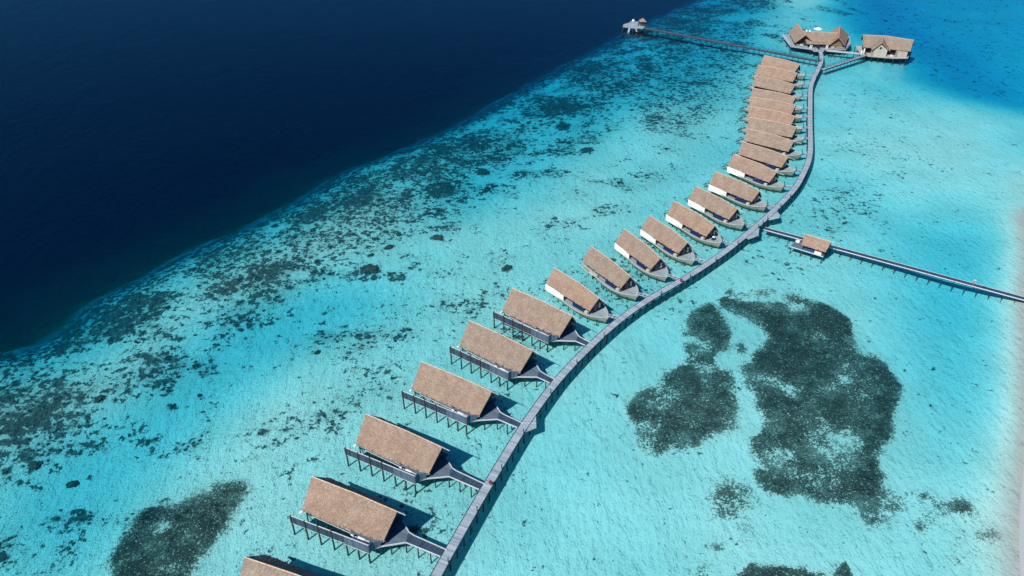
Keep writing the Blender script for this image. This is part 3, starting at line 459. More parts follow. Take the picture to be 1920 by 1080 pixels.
# ------------------------------------------------------------------ boat villa
def make_boat(prow=2.2, canvas=True):
    t = empty('boat_villa')
    near = [(1.1, -3.45, 2.45), (9.2, -3.2, 2.5), (16.75, -2.45, 2.45)]
    roof(t, near, [(a, -b_, c) for a, b_, c in near], [(0, 0, 5.5), (10.5, 0, 5.95), (17.25, 0, 5.5)], nu=44, nv=12, jit=.04, thick=.24)
    p = MB(); p.bar((17.1, 0, 5.48), (19.8, .05, 5.35), .09); p.build('ridge_pole', M['rail'], t)
    st = [(-1.2, 1.3, 1.0, 1.25), (2, 2.7, 2.1, 1.12), (6, 3.45, 2.65, 1.08), (10, 3.8, 2.85, 1.08), (13.7, 3.7, 2.95, 1.1), (16.6, 2.95, 2.15, 1.2), (18.7, 1.85, 1.05, 1.35), (20.4, .06, .04, 1.6)]
    # resample hull stations smoothly
    xs = np.linspace(-1.2, 20.4, 28); A = np.array(st)
    def cat(col_): 
        c = np.interp(xs, A[:, 0], A[:, col_]); k = np.array([.25, .5, .25]); e = np.r_[2*c[0]-c[1], c, 2*c[-1]-c[-2]]; return np.convolve(e, k, 'valid')
    gb_, wb_, gz = cat(1), cat(2), cat(3); gb_[-1] = .05; wb_[-1] = .03
    h = MB(); rim = MB(); dk = MB()
    for s_ in (-1, 1):
        for i in range(len(xs)-1):
            j = i+1; xo = .0
            def row(k): 
                bend = -.5*max(0, (xs[k]-17)/3.4)
                return [Vector((xs[k], s_*gb_[k], gz[k])), Vector((xs[k]+bend*.4, s_*(gb_[k]*.55+wb_[k]*.45), gz[k]*.45)), Vector((xs[k]+bend, s_*wb_[k], -.25))]
            a, b_ = row(i), row(j)
            for q in range(2): h.quad(a[q], a[q+1], b_[q+1], b_[q])
            h.quad(a[2], (a[2].x, 0, -.35), (b_[2].x, 0, -.35), b_[2])
            rim.bar(a[0], b_[0], .16, .14)
    i = 0; h.quad((xs[0], -gb_[0], gz[0]), (xs[0], gb_[0], gz[0]), (xs[0], wb_[0], -.25), (xs[0], -wb_[0], -.25))
    hl = h.build('hull', M['hull'], t, smooth=True, weld=True); rim.build('gunwale', M['rim'], hl)
    for i in range(len(xs)-1):
        j = i+1; zz = .92 + .25*max(0, (xs[i]-16.5)/3.9); z2 = .92+.25*max(0, (xs[j]-16.5)/3.9)
        dk.quad((xs[i], -gb_[i]+.06, zz), (xs[j], -gb_[j]+.06, z2), (xs[j], gb_[j]-.06, z2), (xs[i], gb_[i]-.06, zz), uv=[(xs[i], -gb_[i]), (xs[j], -gb_[j]), (xs[j], gb_[j]), (xs[i], gb_[i])])
    dk.build('deck', M['gplank2'], t)
    # cabin
    c = MB(); c.prism([(1.6, -2.35), (16.2, -1.75), (16.2, 1.75), (1.6, 2.35)], .93, 3.0)
    c.quad((16.2, -1.75, 3.0), (16.2, 1.75, 3.0), (16.2, 0, 5.1)); c.quad((1.6, 2.35, 3.0), (1.6, -2.35, 3.0), (1.6, 0, 5.1))
    c.build('cabin_wall', M['wall'], t)
    wd = MB(); wd.box(16.203, 16.25, .95, 1.55, 1.6, 3.1); wo_ = wd.build('window', M['rail'], t)
    d = MB(); d.box(16.203, 16.24, -.5, .5, .95, 3.0); d.build('door', M['glass'], t)
    for k in range(3):
        x0 = 8.2+k*2.5; yy = -2.35+(x0-1.6)*.6/14.6
        wd = MB(); wd.prism([(x0, yy-.06), (x0+2, yy+.08-.06), (x0+2, yy+.5), (x0, yy+.5)], 1.2, 2.9); wd.build('window', M['glass'], t)
    # fore-deck boards and lockers
    lk = MB(); lk.prism([(15.0, -2.6), (15.9, -2.45), (15.9, -1.9), (15.0, -2.0)], .93, 1.55); lk.build('locker', M['rim'], t)
    pl = MB(); pl.tube([(8.0, -3.05, .9), (8.0, -3.05, 2.5)], .1, 6); pl.build('roof_post', M['post'], t)
    pl = MB(); pl.tube([(16.3, -2.15, .9), (16.3, -2.15, 2.6)], .09, 6); pl.build('roof_post', M['post'], t)
    pl = MB(); pl.tube([(16.3, 2.15, .9), (16.3, 2.15, 2.6)], .09, 6); pl.build('roof_post', M['post'], t)
    if canvas:
        s = MB(); s.bar((1.15, -3.52, 1.52), (7.85, -3.22, 1.52), .05, 1.85); s.build('canvas_screen', M['white'], t)
    else:
        s = MB()
        for k in range(9): s.bar((.2+k*.55, -3.6, .95), (.2+k*.55, -2.6, .95), .12, .06)
        s.bar((-.1, -3.75, .98), (6.4, -3.9, .98), .14, .1); s.bar((0, -2.7, .98), (4.6, -2.7, .98), .14, .1)
        s.bar((4.7, -3.3, 1.0), (7.5, -3.2, 1.0), .7, .35)
        s.build('side_platform', M['rim'], t)
    # prow post
    if prow > 0:
        s = MB(); s.tube([(19.9, 0, .0), (20.45, 0, 1.3), (20.75, 0, 1.3+prow*.45), (20.6, 0, 1.3+prow*.8), (20.2, 0, 1.3+prow)], [.12, .13, .11, .09, .05], 6)
        s.build('prow_post', M['beam'] if prow > 1 else M['rim'], t)
    s = MB()
    for yy in (-.9, .9): s.bar((-.9, yy, 1.2), (-3.4, yy*.7, -.3), .1); s.bar((-.9, yy, 2.1), (-2.6, yy*.7, 1.0), .07); s.bar((-2.6, yy*.7, 1.0), (-2.6, yy*.7, -.5), .07)
    for k in range(6): s.bar((-1.1-.4*k, -.85, 1.05-.24*k), (-1.1-.4*k, .85, 1.05-.24*k), .25, .05)
    s.build('swim_ladder', M['beam'], t)
    for k in range(8):
        x = 3+k*2.2; yy = -np.interp(x, xs, wb_)-.18
        o = MB(); o.tube([(x, yy, .35), (x, yy, -1.6)], .11, 6); o.build('pile', M['post'], t)
    for k in range(4):
        x = 4+k*4.4; yy = np.interp(x, xs, wb_)+.1
        o = MB(); o.tube([(x, yy, .35), (x, yy, -1.6)], .11, 6); o.build('pile', M['post'], t)
    return t
# ------------------------------------------------------------------ the boardwalk
walk = [Vector((a, b_)) for a, b_ in WALK]
def ribbon(mb, pts, width, z, thick):
    arc = 0; prev = None; rows = []
    for i, p in enumerate(pts):
        d = (pts[min(i+1, len(pts)-1)]-pts[max(i-1, 0)]).normalized(); n = Vector((d.y, -d.x))
        if i: arc += (p-pts[i-1]).length
        rows.append((p-n*width/2, p+n*width/2, arc, n))
    for a, b_ in zip(rows[:-1], rows[1:]):
        mb.quad((*a[1], z), (*b_[1], z), (*b_[0], z), (*a[0], z), uv=[(width, a[2]), (width, b_[2]), (0, b_[2]), (0, a[2])])
        mb.quad((*a[0], z-thick), (*b_[0], z-thick), (*b_[1], z-thick), (*a[1], z-thick))
        mb.quad((*a[0], z), (*b_[0], z), (*b_[0], z-thick), (*a[0], z-thick)); mb.quad((*b_[1], z), (*a[1], z), (*a[1], z-thick), (*b_[1], z-thick))
    return rows
def at_arc(rows, s):
    for a, b_ in zip(rows[:-1], rows[1:]):
        if a[2] <= s <= b_[2]:
            t = (s-a[2])/(b_[2]-a[2]); return a[0].lerp(b_[0], t), a[1].lerp(b_[1], t), a[3]
    return rows[-1][0], rows[-1][1], rows[-1][3]
WW = 1.72
bw = empty('boardwalk', (walk[5].x, walk[5].y, 0)); org = Vector((walk[5].x, walk[5].y, 0))
tag(bw, 'long curving pale grey plank boardwalk on piles running past all the water villas', 'boardwalk')
def under(mb_obj, root):
    mb_obj.parent = root; mb_obj.matrix_parent_inverse = Matrix.Translation(-root.location)
    return mb_obj
dm = MB(); rows = ribbon(dm, walk, WW, DECK, .12); under(dm.build('deck', M['plank']), bw)
ed = MB()
for side, off in ((0, -.04), (1, .04)):
    for a, b_ in zip(rows[:-1], rows[1:]):
        if side == 1 and False: continue
        pa = a[side]+a[3]*off; pb = b_[side]+b_[3]*off
        ed.bar((*pa, DECK-.12), (*pb, DECK-.12), .14, .30)
under(ed.build('side_beam', M['beam']), bw)
total = rows[-1][2]; s = 21.0; k = 0; far = MB()
while s < total:
    A_, B_, n_ = at_arc(rows, s)
    for P2, sg in ((B_, -1), (A_, 1)):
        q = P2+n_*sg*.12; o = far if k >= 96 else MB()
        o.tube([(q.x, q.y, DECK-.14), (q.x, q.y, -2.4)], .13, 7)
        if o is not far: under(o.build('post', M['post']), bw)
        k += 1
    s += 2.75
fo = under(far.build('far_post', M['post']), bw); fo['kind'] = 'stuff'
# bays
for k, poly in enumerate(([(2.2, 117.1), (4.9, 118.6), (4.9, 121.9), (5.0, 123.9)], [(75.0, 204.7), (78.0, 206.0), (78.6, 207.6), (78.6, 210.0)], [(66.2, 193.7), (69.4, 195.8), (70.0, 198.0), (70.6, 199.8)])):
    mb = MB(); mb.prism([(poly[0][0]-1.2, poly[0][1]+.9)]+poly+[(poly[-1][0]-1.2, poly[-1][1]+.6)], DECK-.13, DECK+.004)
    under(mb.build('lookout_bay', M['plank']), bw)
# bollard lamps
bol = empty('bollard_lamp'); mb = MB(); mb.tube([(0, 0, 0), (0, 0, .95)], [.09, .09], 8); mb.build('lamp_post', M['beam'], bol)
mb = MB(); mb.tube([(0, 0, .95), (0, 0, 1.06), (0, 0, 1.12)], [.13, .13, .04], 8); mb.build('lamp_cap', M['beam'], bol)
BL = [(-10.7, 86.4, 'nearest the bottom of the boardwalk'), (-6.2, 97.3, 'between the two nearest full villas'), (-1.9, 107.5, 'above the near red lifebuoy'), (2.3, 117.1, 'at the corner of the near lookout bay'), (8.3, 128.9, 'just past the near lookout bay'),
      (14.4, 139.1, 'beside the entrance of the farthest stilt villa'), (21.3, 148.9, 'beside the nearest boat villa'), (37.3, 166.3, 'just before the far red lifebuoy'), (46.0, 174.1, 'just past the far red lifebuoy'), (54.7, 182.0, 'beside the fourth boat villa from the near end'),
      (62.9, 190.3, 'just before the lookout bay by the side jetty'), (71.1, 199.8, 'at the left corner of the side jetty'), (73.0, 202.0, 'just past the side jetty'), (74.9, 204.5, 'at the near corner of the farther lookout bay'), (78.4, 209.4, 'at the far corner of the farther lookout bay'),
      (80.5, 212.6, 'just past the farther lookout bay'), (85.3, 219.0, 'where the boardwalk starts to bend away'), (108.0, 271.6, 'on the straight far stretch'), (126.4, 326.5, 'near the far junction')]
wl2 = np.array([[v.x, v.y] for v in walk])
def right_edge(px, py):
    best = None
    for a, b_ in zip(walk[:-1], walk[1:]):
        u = b_-a; t = max(0, min(1, (Vector((px, py))-a).dot(u)/u.dot(u))); q = a+u*t; d = (Vector((px, py))-q).length
        if best is None or d < best[0]: n = Vector((u.y, -u.x)).normalized(); best = (d, q+n*(WW/2-.12))
    return best[1]
for i, (px, py, wh) in enumerate(BL):
    o = bol if i == 0 else copy_tree(bol)
    if px in (78.4,): e = Vector((px, py))
    else: e = right_edge(px, py)
    o.location = (e.x, e.y, DECK+.005)
    tag(o, 'short dark bollard lamp '+wh, 'bollard lamp', 'bollard lamps along the boardwalk edge')
# lifebuoys
lb = empty('lifebuoy_stand'); mb = MB(); mb.tube([(0, 0, -1.7), (0, 0, 1.35)], .07, 6); mb.build('stand_post', M['beam'], lb)
mb = MB(); n_ = 18
for i in range(n_):
    a0, a1_ = 2*math.pi*i/n_, 2*math.pi*(i+1)/n_
    mb.tube([(.24*math.cos(a0), -.16, .95+.34*math.sin(a0)), (.24*math.cos(a1_), -.16, .95+.34*math.sin(a1_))], .12, 8)
mb.build('lifebuoy', M['red'], lb)
mb = MB(); mb.tube([(0, -.10, .95), (0, -.2, .95)], .15, 8); mb.build('holder', M['red'], lb)
for i, (px, py, wh) in enumerate(((-3.3, 103.2, 'beside the second nearest full stilt villa'), (43.2, 172.0, 'between the second and third nearest boat villas'))):
    o = lb if i == 0 else copy_tree(lb); e = right_edge(px, py); o.location = (e.x-.25, e.y+.05, DECK+.005)
    tag(o, 'red lifebuoy on the boardwalk edge '+wh, 'lifebuoy', 'red lifebuoys on the boardwalk')
# ------------------------------------------------------------------ hit test against the boardwalk centre line
def hit(p, d):
    p = Vector(p); d = Vector(d).normalized(); best = None
    for a, b_ in zip(walk[:-1], walk[1:]):
        u = b_-a; den = d.x*u.y-d.y*u.x
        if abs(den) < 1e-9: continue
        w_ = a-p; t = (w_.x*u.y-w_.y*u.x)/den; s_ = (w_.x*d.y-w_.y*d.x)/den
        if 0 <= s_ <= 1 and t > 0 and (best is None or t < best): best = t
    return best
def frame(v):
    return Vector((v[0], v[1])), R(v[2])
def l2w(v, x_, y_):
    o, a = frame(v); return o+Vector((math.cos(a)*x_-math.sin(a)*y_, math.sin(a)*x_+math.cos(a)*y_))
def ldir(v, x_, y_):
    a = R(v[2]); return Vector((math.cos(a)*x_-math.sin(a)*y_, math.sin(a)*x_+math.cos(a)*y_))
# stilt villas
VL = ['thatched stilt villa at the bottom edge, cut off by the frame', 'nearest fully visible thatched stilt villa, above the cut off one', 'third thatched stilt villa from the bottom, by the near red lifebuoy',
      'fourth thatched stilt villa from the bottom, joined at the near lookout bay', 'fifth thatched stilt villa from the bottom', 'farthest thatched stilt villa, next to the first boat villa']
vp = make_villa()
def day_lounger():
    t = empty('sun_daybed'); mb = MB(); mb.box(0, 2.5, -.75, .75, .0, .28); mb.build('base', M['beam'], t)
    mb = MB(); mb.box(.02, 1.45, -.72, .72, .285, .45); mb.build('mattress', M['white'], t)
    mb = MB()
    for k in range(6): mb.box(1.52+k*.16, 1.61+k*.16, -.72, .72, .285, .40)
    mb.build('slatted_end', M['white'], t); return t
dl = day_lounger()
def chair_():
    t = empty('deck_chair'); mb = MB(); mb.box(0, .6, -.28, .28, .25, .33); mb.build('seat', M['white'], t)
    mb = MB(); mb.bar((.02, 0, .33), (-.25, 0, .85), .56, .07, up=(0, 1, 0)); mb.build('backrest', M['white'], t)
    mb = MB(); mb.box(.05, .12, -.25, -.18, 0, .25); mb.box(.05, .12, .18, .25, 0, .25); mb.box(.48, .55, -.25, -.18, 0, .25); mb.box(.48, .55, .18, .25, 0, .25); mb.build('leg', M['white'], t)
    return t
ch0 = chair_()
for i, v in enumerate(VILLAS):
    o = vp if i == 0 else copy_tree(vp, skip=('footbridge',)); pos, a = frame(v)
    o.location = (pos.x, pos.y, 0); o.rotation_euler = (0, 0, a)
    tag(o, VL[i], 'villa', 'thatched stilt villas in a row')
    # bridge
    y0 = -.45; t0 = hit(l2w(v, 19.0, y0), ldir(v, 1, .03)); L_ = (t0 or 8)-WW/2/abs(.95)+.05 if t0 else 7
    L_ = min(L_, 12)
    mb = MB(); x0, x1 = 19.45, 19.0+L_-.02
    mb.quad((x0, -1.25, DECK-.02), (x1, -1.1, DECK-.02), (x1+.35, .45, DECK-.02), (x0, .78, DECK-.02), uv=[(0, 0), (0, x1-x0), (1.5, x1-x0), (1.5, 0)])
    mb.quad((x0, -1.25, DECK-.14), (x0, .78, DECK-.14), (x1+.35, .45, DECK-.14), (x1, -1.1, DECK-.14))
    mb.quad((x0, -1.25, DECK-.14), (x1, -1.1, DECK-.14), (x1, -1.1, DECK-.02), (x0, -1.25, DECK-.02))
    br = mb.build('footbridge', M['dplank'], o)
    mb = MB(); mb.bar((20.15, -1.28, DECK+.05), (x1, -1.15, DECK+.05), .13, .2); mb.bar((x0-.1, .85, DECK+.05), (20.6, .62, DECK+.05), .12, .2); mb.bar((20.6, .62, DECK+.05), (x1+.25, .5, DECK+.05), .12, .2)
    mb.each('bridge_rail', M['rail'], br)
    mb = MB()
    for xx in (22.5, 25.0):
        if xx < x1-.4:
            for yy in (-1.15, .5): mb.tube([(xx, yy, DECK-.1), (xx, yy, -1.6)], .12, 6)
    mb.each('bridge_post', M['post'], br)
    q = l2w(v, 12.3, -4.75); d_ = dl if i == 0 else copy_tree(dl); d_.location = (q.x, q.y, DECK+.003); d_.rotation_euler = (0, 0, a)
    nm_ = ['the cut off stilt villa at the bottom', 'the nearest fully visible stilt villa', 'the third stilt villa from the bottom', 'the fourth stilt villa from the bottom', 'the fifth stilt villa from the bottom', 'the farthest stilt villa'][i]
    tag(d_, 'white daybed with slatted end on '+nm_, 'daybed', 'white daybeds on the stilt villa decks')
    q = l2w(v, 11.5, -4.5); d_ = ch0 if i == 0 else copy_tree(ch0); d_.location = (q.x, q.y, DECK+.003); d_.rotation_euler = (0, 0, a)
    tag(d_, 'small white chair on the deck of '+nm_, 'chair', 'white chairs on the stilt villa decks')
# boat villas
bpA = make_boat(.7, True); bpB = make_boat(.7, False); bpC = make_boat(2.4, True)
def navy_bed():
    t = empty('navy_daybed'); mb = MB(); mb.box(0, 3.8, -.35, .45, 0, .95); mb.build('base', M['navy'], t)
    mb = MB(); mb.box(.25, .75, .12, .42, .955, 1.08); mb.box(.9, 1.9, .12, .42, .955, 1.08); mb.box(2.1, 3.5, .12, .42, .955, 1.08); mb.build('cushion', M['white'], t)
    return t
nb_ = navy_bed()
ORD = ['nearest', 'second nearest', 'third nearest', 'fourth nearest', 'fifth nearest', 'sixth nearest', 'seventh nearest', 'eighth nearest', 'ninth nearest', 'tenth nearest', 'seventh farthest', 'sixth farthest', 'fifth farthest', 'fourth farthest', 'third farthest', 'second farthest', 'farthest']
usedA = usedC = False; first_bed = True
for i, v in enumerate(BOATS):
    if i == 1: o = bpB
    elif i < 4: o = bpA if not usedA else copy_tree(bpA, skip=('gangway',)); usedA = True
    else: o = bpC if not usedC else copy_tree(bpC, skip=('gangway', 'canvas_screen') if i > 7 else ('gangway',)); usedC = True
    pos, a = frame(v); o.location = (pos.x, pos.y, 0); o.rotation_euler = (0, 0, a)
    ex = {0: ', beside the last stilt villa', 1: ', with an open side platform instead of a white screen', 4: ', with a navy table on its fore-deck', 5: ', closest to the side jetty', 16: ', beside the far jetty'}.get(i, '')
    tag(o, ORD[i]+' thatched boat shaped villa'+ex, 'boat villa', 'thatched boat shaped villas in a row')
    p0 = l2w(v, 19.6, .75); dr = ldir(v, 1, .40); t0 = hit(p0, dr)
    L_ = max(.8, min((t0 or 3)-WW/2+.1, 9)); dx, dy = 1/math.hypot(1, .4), .4/math.hypot(1, .4)
    A_ = (19.6, .75); B_ = (19.6+dx*L_, .75+dy*L_)
    mb = MB(); mb.bar((*A_, 1.3), (*B_, DECK-.1), .9, .1); gw = mb.build('gangway', M['gplank'], o)
    mb = MB()
    for s_ in (-1, 1):
        ox, oy = -dy*.5*s_, dx*.5*s_
        mb.bar((A_[0]+ox, A_[1]+oy, 1.5), (B_[0]+ox, B_[1]+oy, DECK+.08), .07)
        mb.bar((A_[0]+ox, A_[1]+oy, 1.3), (A_[0]+ox, A_[1]+oy, 2.1), .06)
    for k in range(3):
        tt = (k+.5)/3; mb.bar((A_[0]+(B_[0]-A_[0])*tt-dy*.45, A_[1]+(B_[1]-A_[1])*tt+dx*.45, 1.45+.12*k), (A_[0]+(B_[0]-A_[0])*tt+dy*.45, A_[1]+(B_[1]-A_[1])*tt-dx*.45, 1.45+.12*k), .14, .06)
    mb.build('gangway_rail', M['rail'], gw)
    if i < 9:
        q = l2w(v, 11.0, -2.62); d_ = nb_ if first_bed else copy_tree(nb_); first_bed = False
        d_.location = (q.x, q.y, .925); d_.rotation_euler = (0, 0, a+.13)
        tag(d_, 'navy daybed with white cushions on the '+ORD[i]+' boat villa', 'daybed', 'navy daybeds on the boat villas')
v = BOATS[4]; q = l2w(v, 17.3, .1); t = empty('deck_table', (q.x, q.y, .93))
mb = MB(); mb.prism([(.55*math.cos(k*math.pi/5), .55*math.sin(k*math.pi/5)) for k in range(10)], 0, .8); mb.build('table_skirt', M['navy'], t)
mb = MB(); mb.prism([(.42*math.cos(k*math.pi/5), .42*math.sin(k*math.pi/5)) for k in range(10)], .803, .95); mb.build('table_top', M['white'], t)
tag(t, 'round navy table with white top on the fore-deck of the fifth nearest boat villa', 'table')
# ------------------------------------------------------------------ jetties
JZ = 1.15
def jetty(name, label, A, B, width, mat, z=DECK, post_step=2.85, first=1.0, railing=False, rail_near=True, nmax=99, beam='rail'):
    A = Vector(A); B = Vector(B); d = (B-A); L = d.length; d.normalize(); n = Vector((d.y, -d.x))
    t = empty(name, (A.x, A.y, 0), math.atan2(d.y, d.x))
    mb = MB(); k_ = max(1, int(L/4))
    for i in range(k_):
        x0, x1 = L*i/k_, L*(i+1)/k_
        mb.quad((x0, -width/2, z), (x1, -width/2, z), (x1, width/2, z), (x0, width/2, z), uv=[(0, x0), (0, x1), (width, x1), (width, x0)])
    mb.box(0, L, -width/2, width/2, z-.14, z-.004); mb.build('deck', mat, t)
    mb = MB(); mb.bar((0, -width/2-.07, z), (L, -width/2-.07, z), .14, .22); mb.bar((0, width/2+.04, z), (L, width/2+.04, z), .09, .14); mb.each('edge_board', M[beam], t)
    mb = MB(); mb.bar((0, -width/2+.1, z-.3), (L, -width/2+.1, z-.3), .16, .28); mb.bar((0, width/2-.1, z-.3), (L, width/2-.1, z-.3), .16, .28); mb.each('under_beam', M['beam'], t)
    x = first; c = 0; far = MB()
    while x < L-.3:
        for yy in (-width/2-.05, width/2-.1):
            o = MB() if c < nmax else far
            o.tube([(x, yy, z-.1), (x, yy, -3.2 if z > 1.5 else -2.0)], .085, 6)
            if o is not far: o.build('post', M['post'], t)
            c += 1
        x += post_step
    if far.v: o = far.build('far_post', M['post'], t); o['kind'] = 'stuff'
    if railing:
        mb = MB()
        for yy in (-width/2, width/2):
            mb.bar((0, yy, z+.95), (L, yy, z+.95), .09, .07); mb.bar((0, yy, z+.5), (L, yy, z+.5), .04)
            x = .3
            while x < L: mb.bar((x, yy, z), (x, yy, z+.95), .07); x += 2.0
        mb.build('railing', M['beam'], t)
    tag(t, label, 'jetty'); return t
jetty('side_jetty', 'straight dark plank jetty with pale edge running right to the beach', (72.4, 200.8), (150.0, 151.3), 1.55, M['dplank'], z=JZ, post_step=2.85, first=1.6)
jetty('far_jetty', 'long dark railed jetty stretching left to the end platform at the drop-off', (135.5, 348.0), (64.8, 399.2), 1.5, M['gplank'], post_step=2.6, first=2.0, railing=True, beam='beam')
jetty('link_bridge', 'railed footbridge from the boardwalk up to the right overwater pavilion', (132.9, 337.2), (158.2, 356.4), 1.6, M['plank'], post_step=2.6, first=1.5, railing=True, beam='beam')
jetty('link_walkway', 'pale walkway linking the reception building and the right pavilion', (143.0, 363.4), (158.4, 358.0), 1.7, M['lwall'], post_step=2.6, first=1.5)
# pavilion on the side jetty
pv = empty('jetty_pavilion', (80.3, 191.4, JZ-DECK), math.atan2(-4.5, 6.2)-.0)
tag(pv, 'small thatched pavilion on the side jetty with a grey deck', 'pavilion')
roof(pv, [(.35, -2.3, 3.1), (7.0, -2.3, 3.1)], [(.35, 2.3, 3.1), (7.0, 2.3, 3.1)], [(0, 0, 5.4), (7.35, 0, 5.4)], nu=20, nv=10, jit=.04)
mb = MB(); mb.bar((7.3, 0, 5.38), (8.3, 0, 5.3), .08); mb.build('ridge_pole', M['rail'], pv)
mb = MB(); mb.prism([(-2.3, -2.5), (6.7, -2.5), (6.7, 1.9), (-2.3, 1.9)], DECK-.2, DECK+.008); mb.build('deck', M['gplank'], pv)
mb = MB(); mb.bar((-2.3, -2.56, DECK-.05), (6.8, -2.56, DECK-.05), .1, .24); mb.each('edge_board', M['rail'], pv)
mb = MB(); mb.bar((-2.3, -2.3, DECK-.35), (6.8, -2.3, DECK-.35), .14, .28); mb.each('under_beam', M['beam'], pv)
for x in (-2.1, .75, 3.7, 6.5):
    for yy in (-2.5, 1.7):
        mb = MB(); mb.tube([(x, yy, DECK-.2), (x, yy, -2)], .13, 6); mb.build('post', M['post'], pv)
for x in (.8, 6.5):
    for yy in (-1.9, 1.9):
        mb = MB(); mb.tube([(x, yy, DECK+.01), (x, yy, 3.5)], .09, 6); mb.build('roof_post', M['post'], pv)
def pv_item(name, x0, x1, y0, y1, h, mat, label, cat, top=None, group=None):
    o, a = Vector((80.3, 191.4)), math.atan2(-4.5, 6.2); c = Vector(((x0+x1)/2, (y0+y1)/2))
    wx = o.x+math.cos(a)*c.x-math.sin(a)*c.y; wy = o.y+math.sin(a)*c.x+math.cos(a)*c.y
    t = empty(name, (wx, wy, JZ+.012), a); hx, hy = (x1-x0)/2, (y1-y0)/2
    mb = MB(); mb.box(-hx, hx, -hy, hy, 0, h); mb.build('base', M[mat], t)
    mb = MB(); mb.box(-hx+.05, hx-.05, -hy+.05, hy-.05, h+.003, h+.14); mb.box(-hx+.05, -hx+.12, -hy+.05, hy-.05, h+.145, h+.4); mb.build('cushion', M[top or mat], t)
    tag(t, label, cat, group); return t
pv_item('cushioned_platform', .9, 3.9, -2.3, -.4, .12, 'blue', 'low blue mat on the jetty pavilion deck', 'mat')
pv_item('white_sofa', 4.2, 6.0, -2.35, -1.6, .35, 'white', 'long white sofa under the eave of the jetty pavilion', 'sofa')
pv_item('white_bench', -2.0, -1.0, .6, 1.5, .3, 'white', 'white seat at the left end of the jetty pavilion', 'seat')
pv_item('black_chest', -.6, 0, .9, 1.8, .6, 'black', 'black chest beside the jetty pavilion roof', 'chest')
mb = MB(); mb.box(-.35, .35, -.2, .2, 0, .35); mb.box(-.1, .1, -.03, .03, .352, .45)
o = mb.build('black_bag', M['black']); o.location = (120.4, 170.1, JZ+.003); o.rotation_euler = (0, 0, -.6); tag(o, 'small black bag lying on the side jetty behind the walker', 'bag')
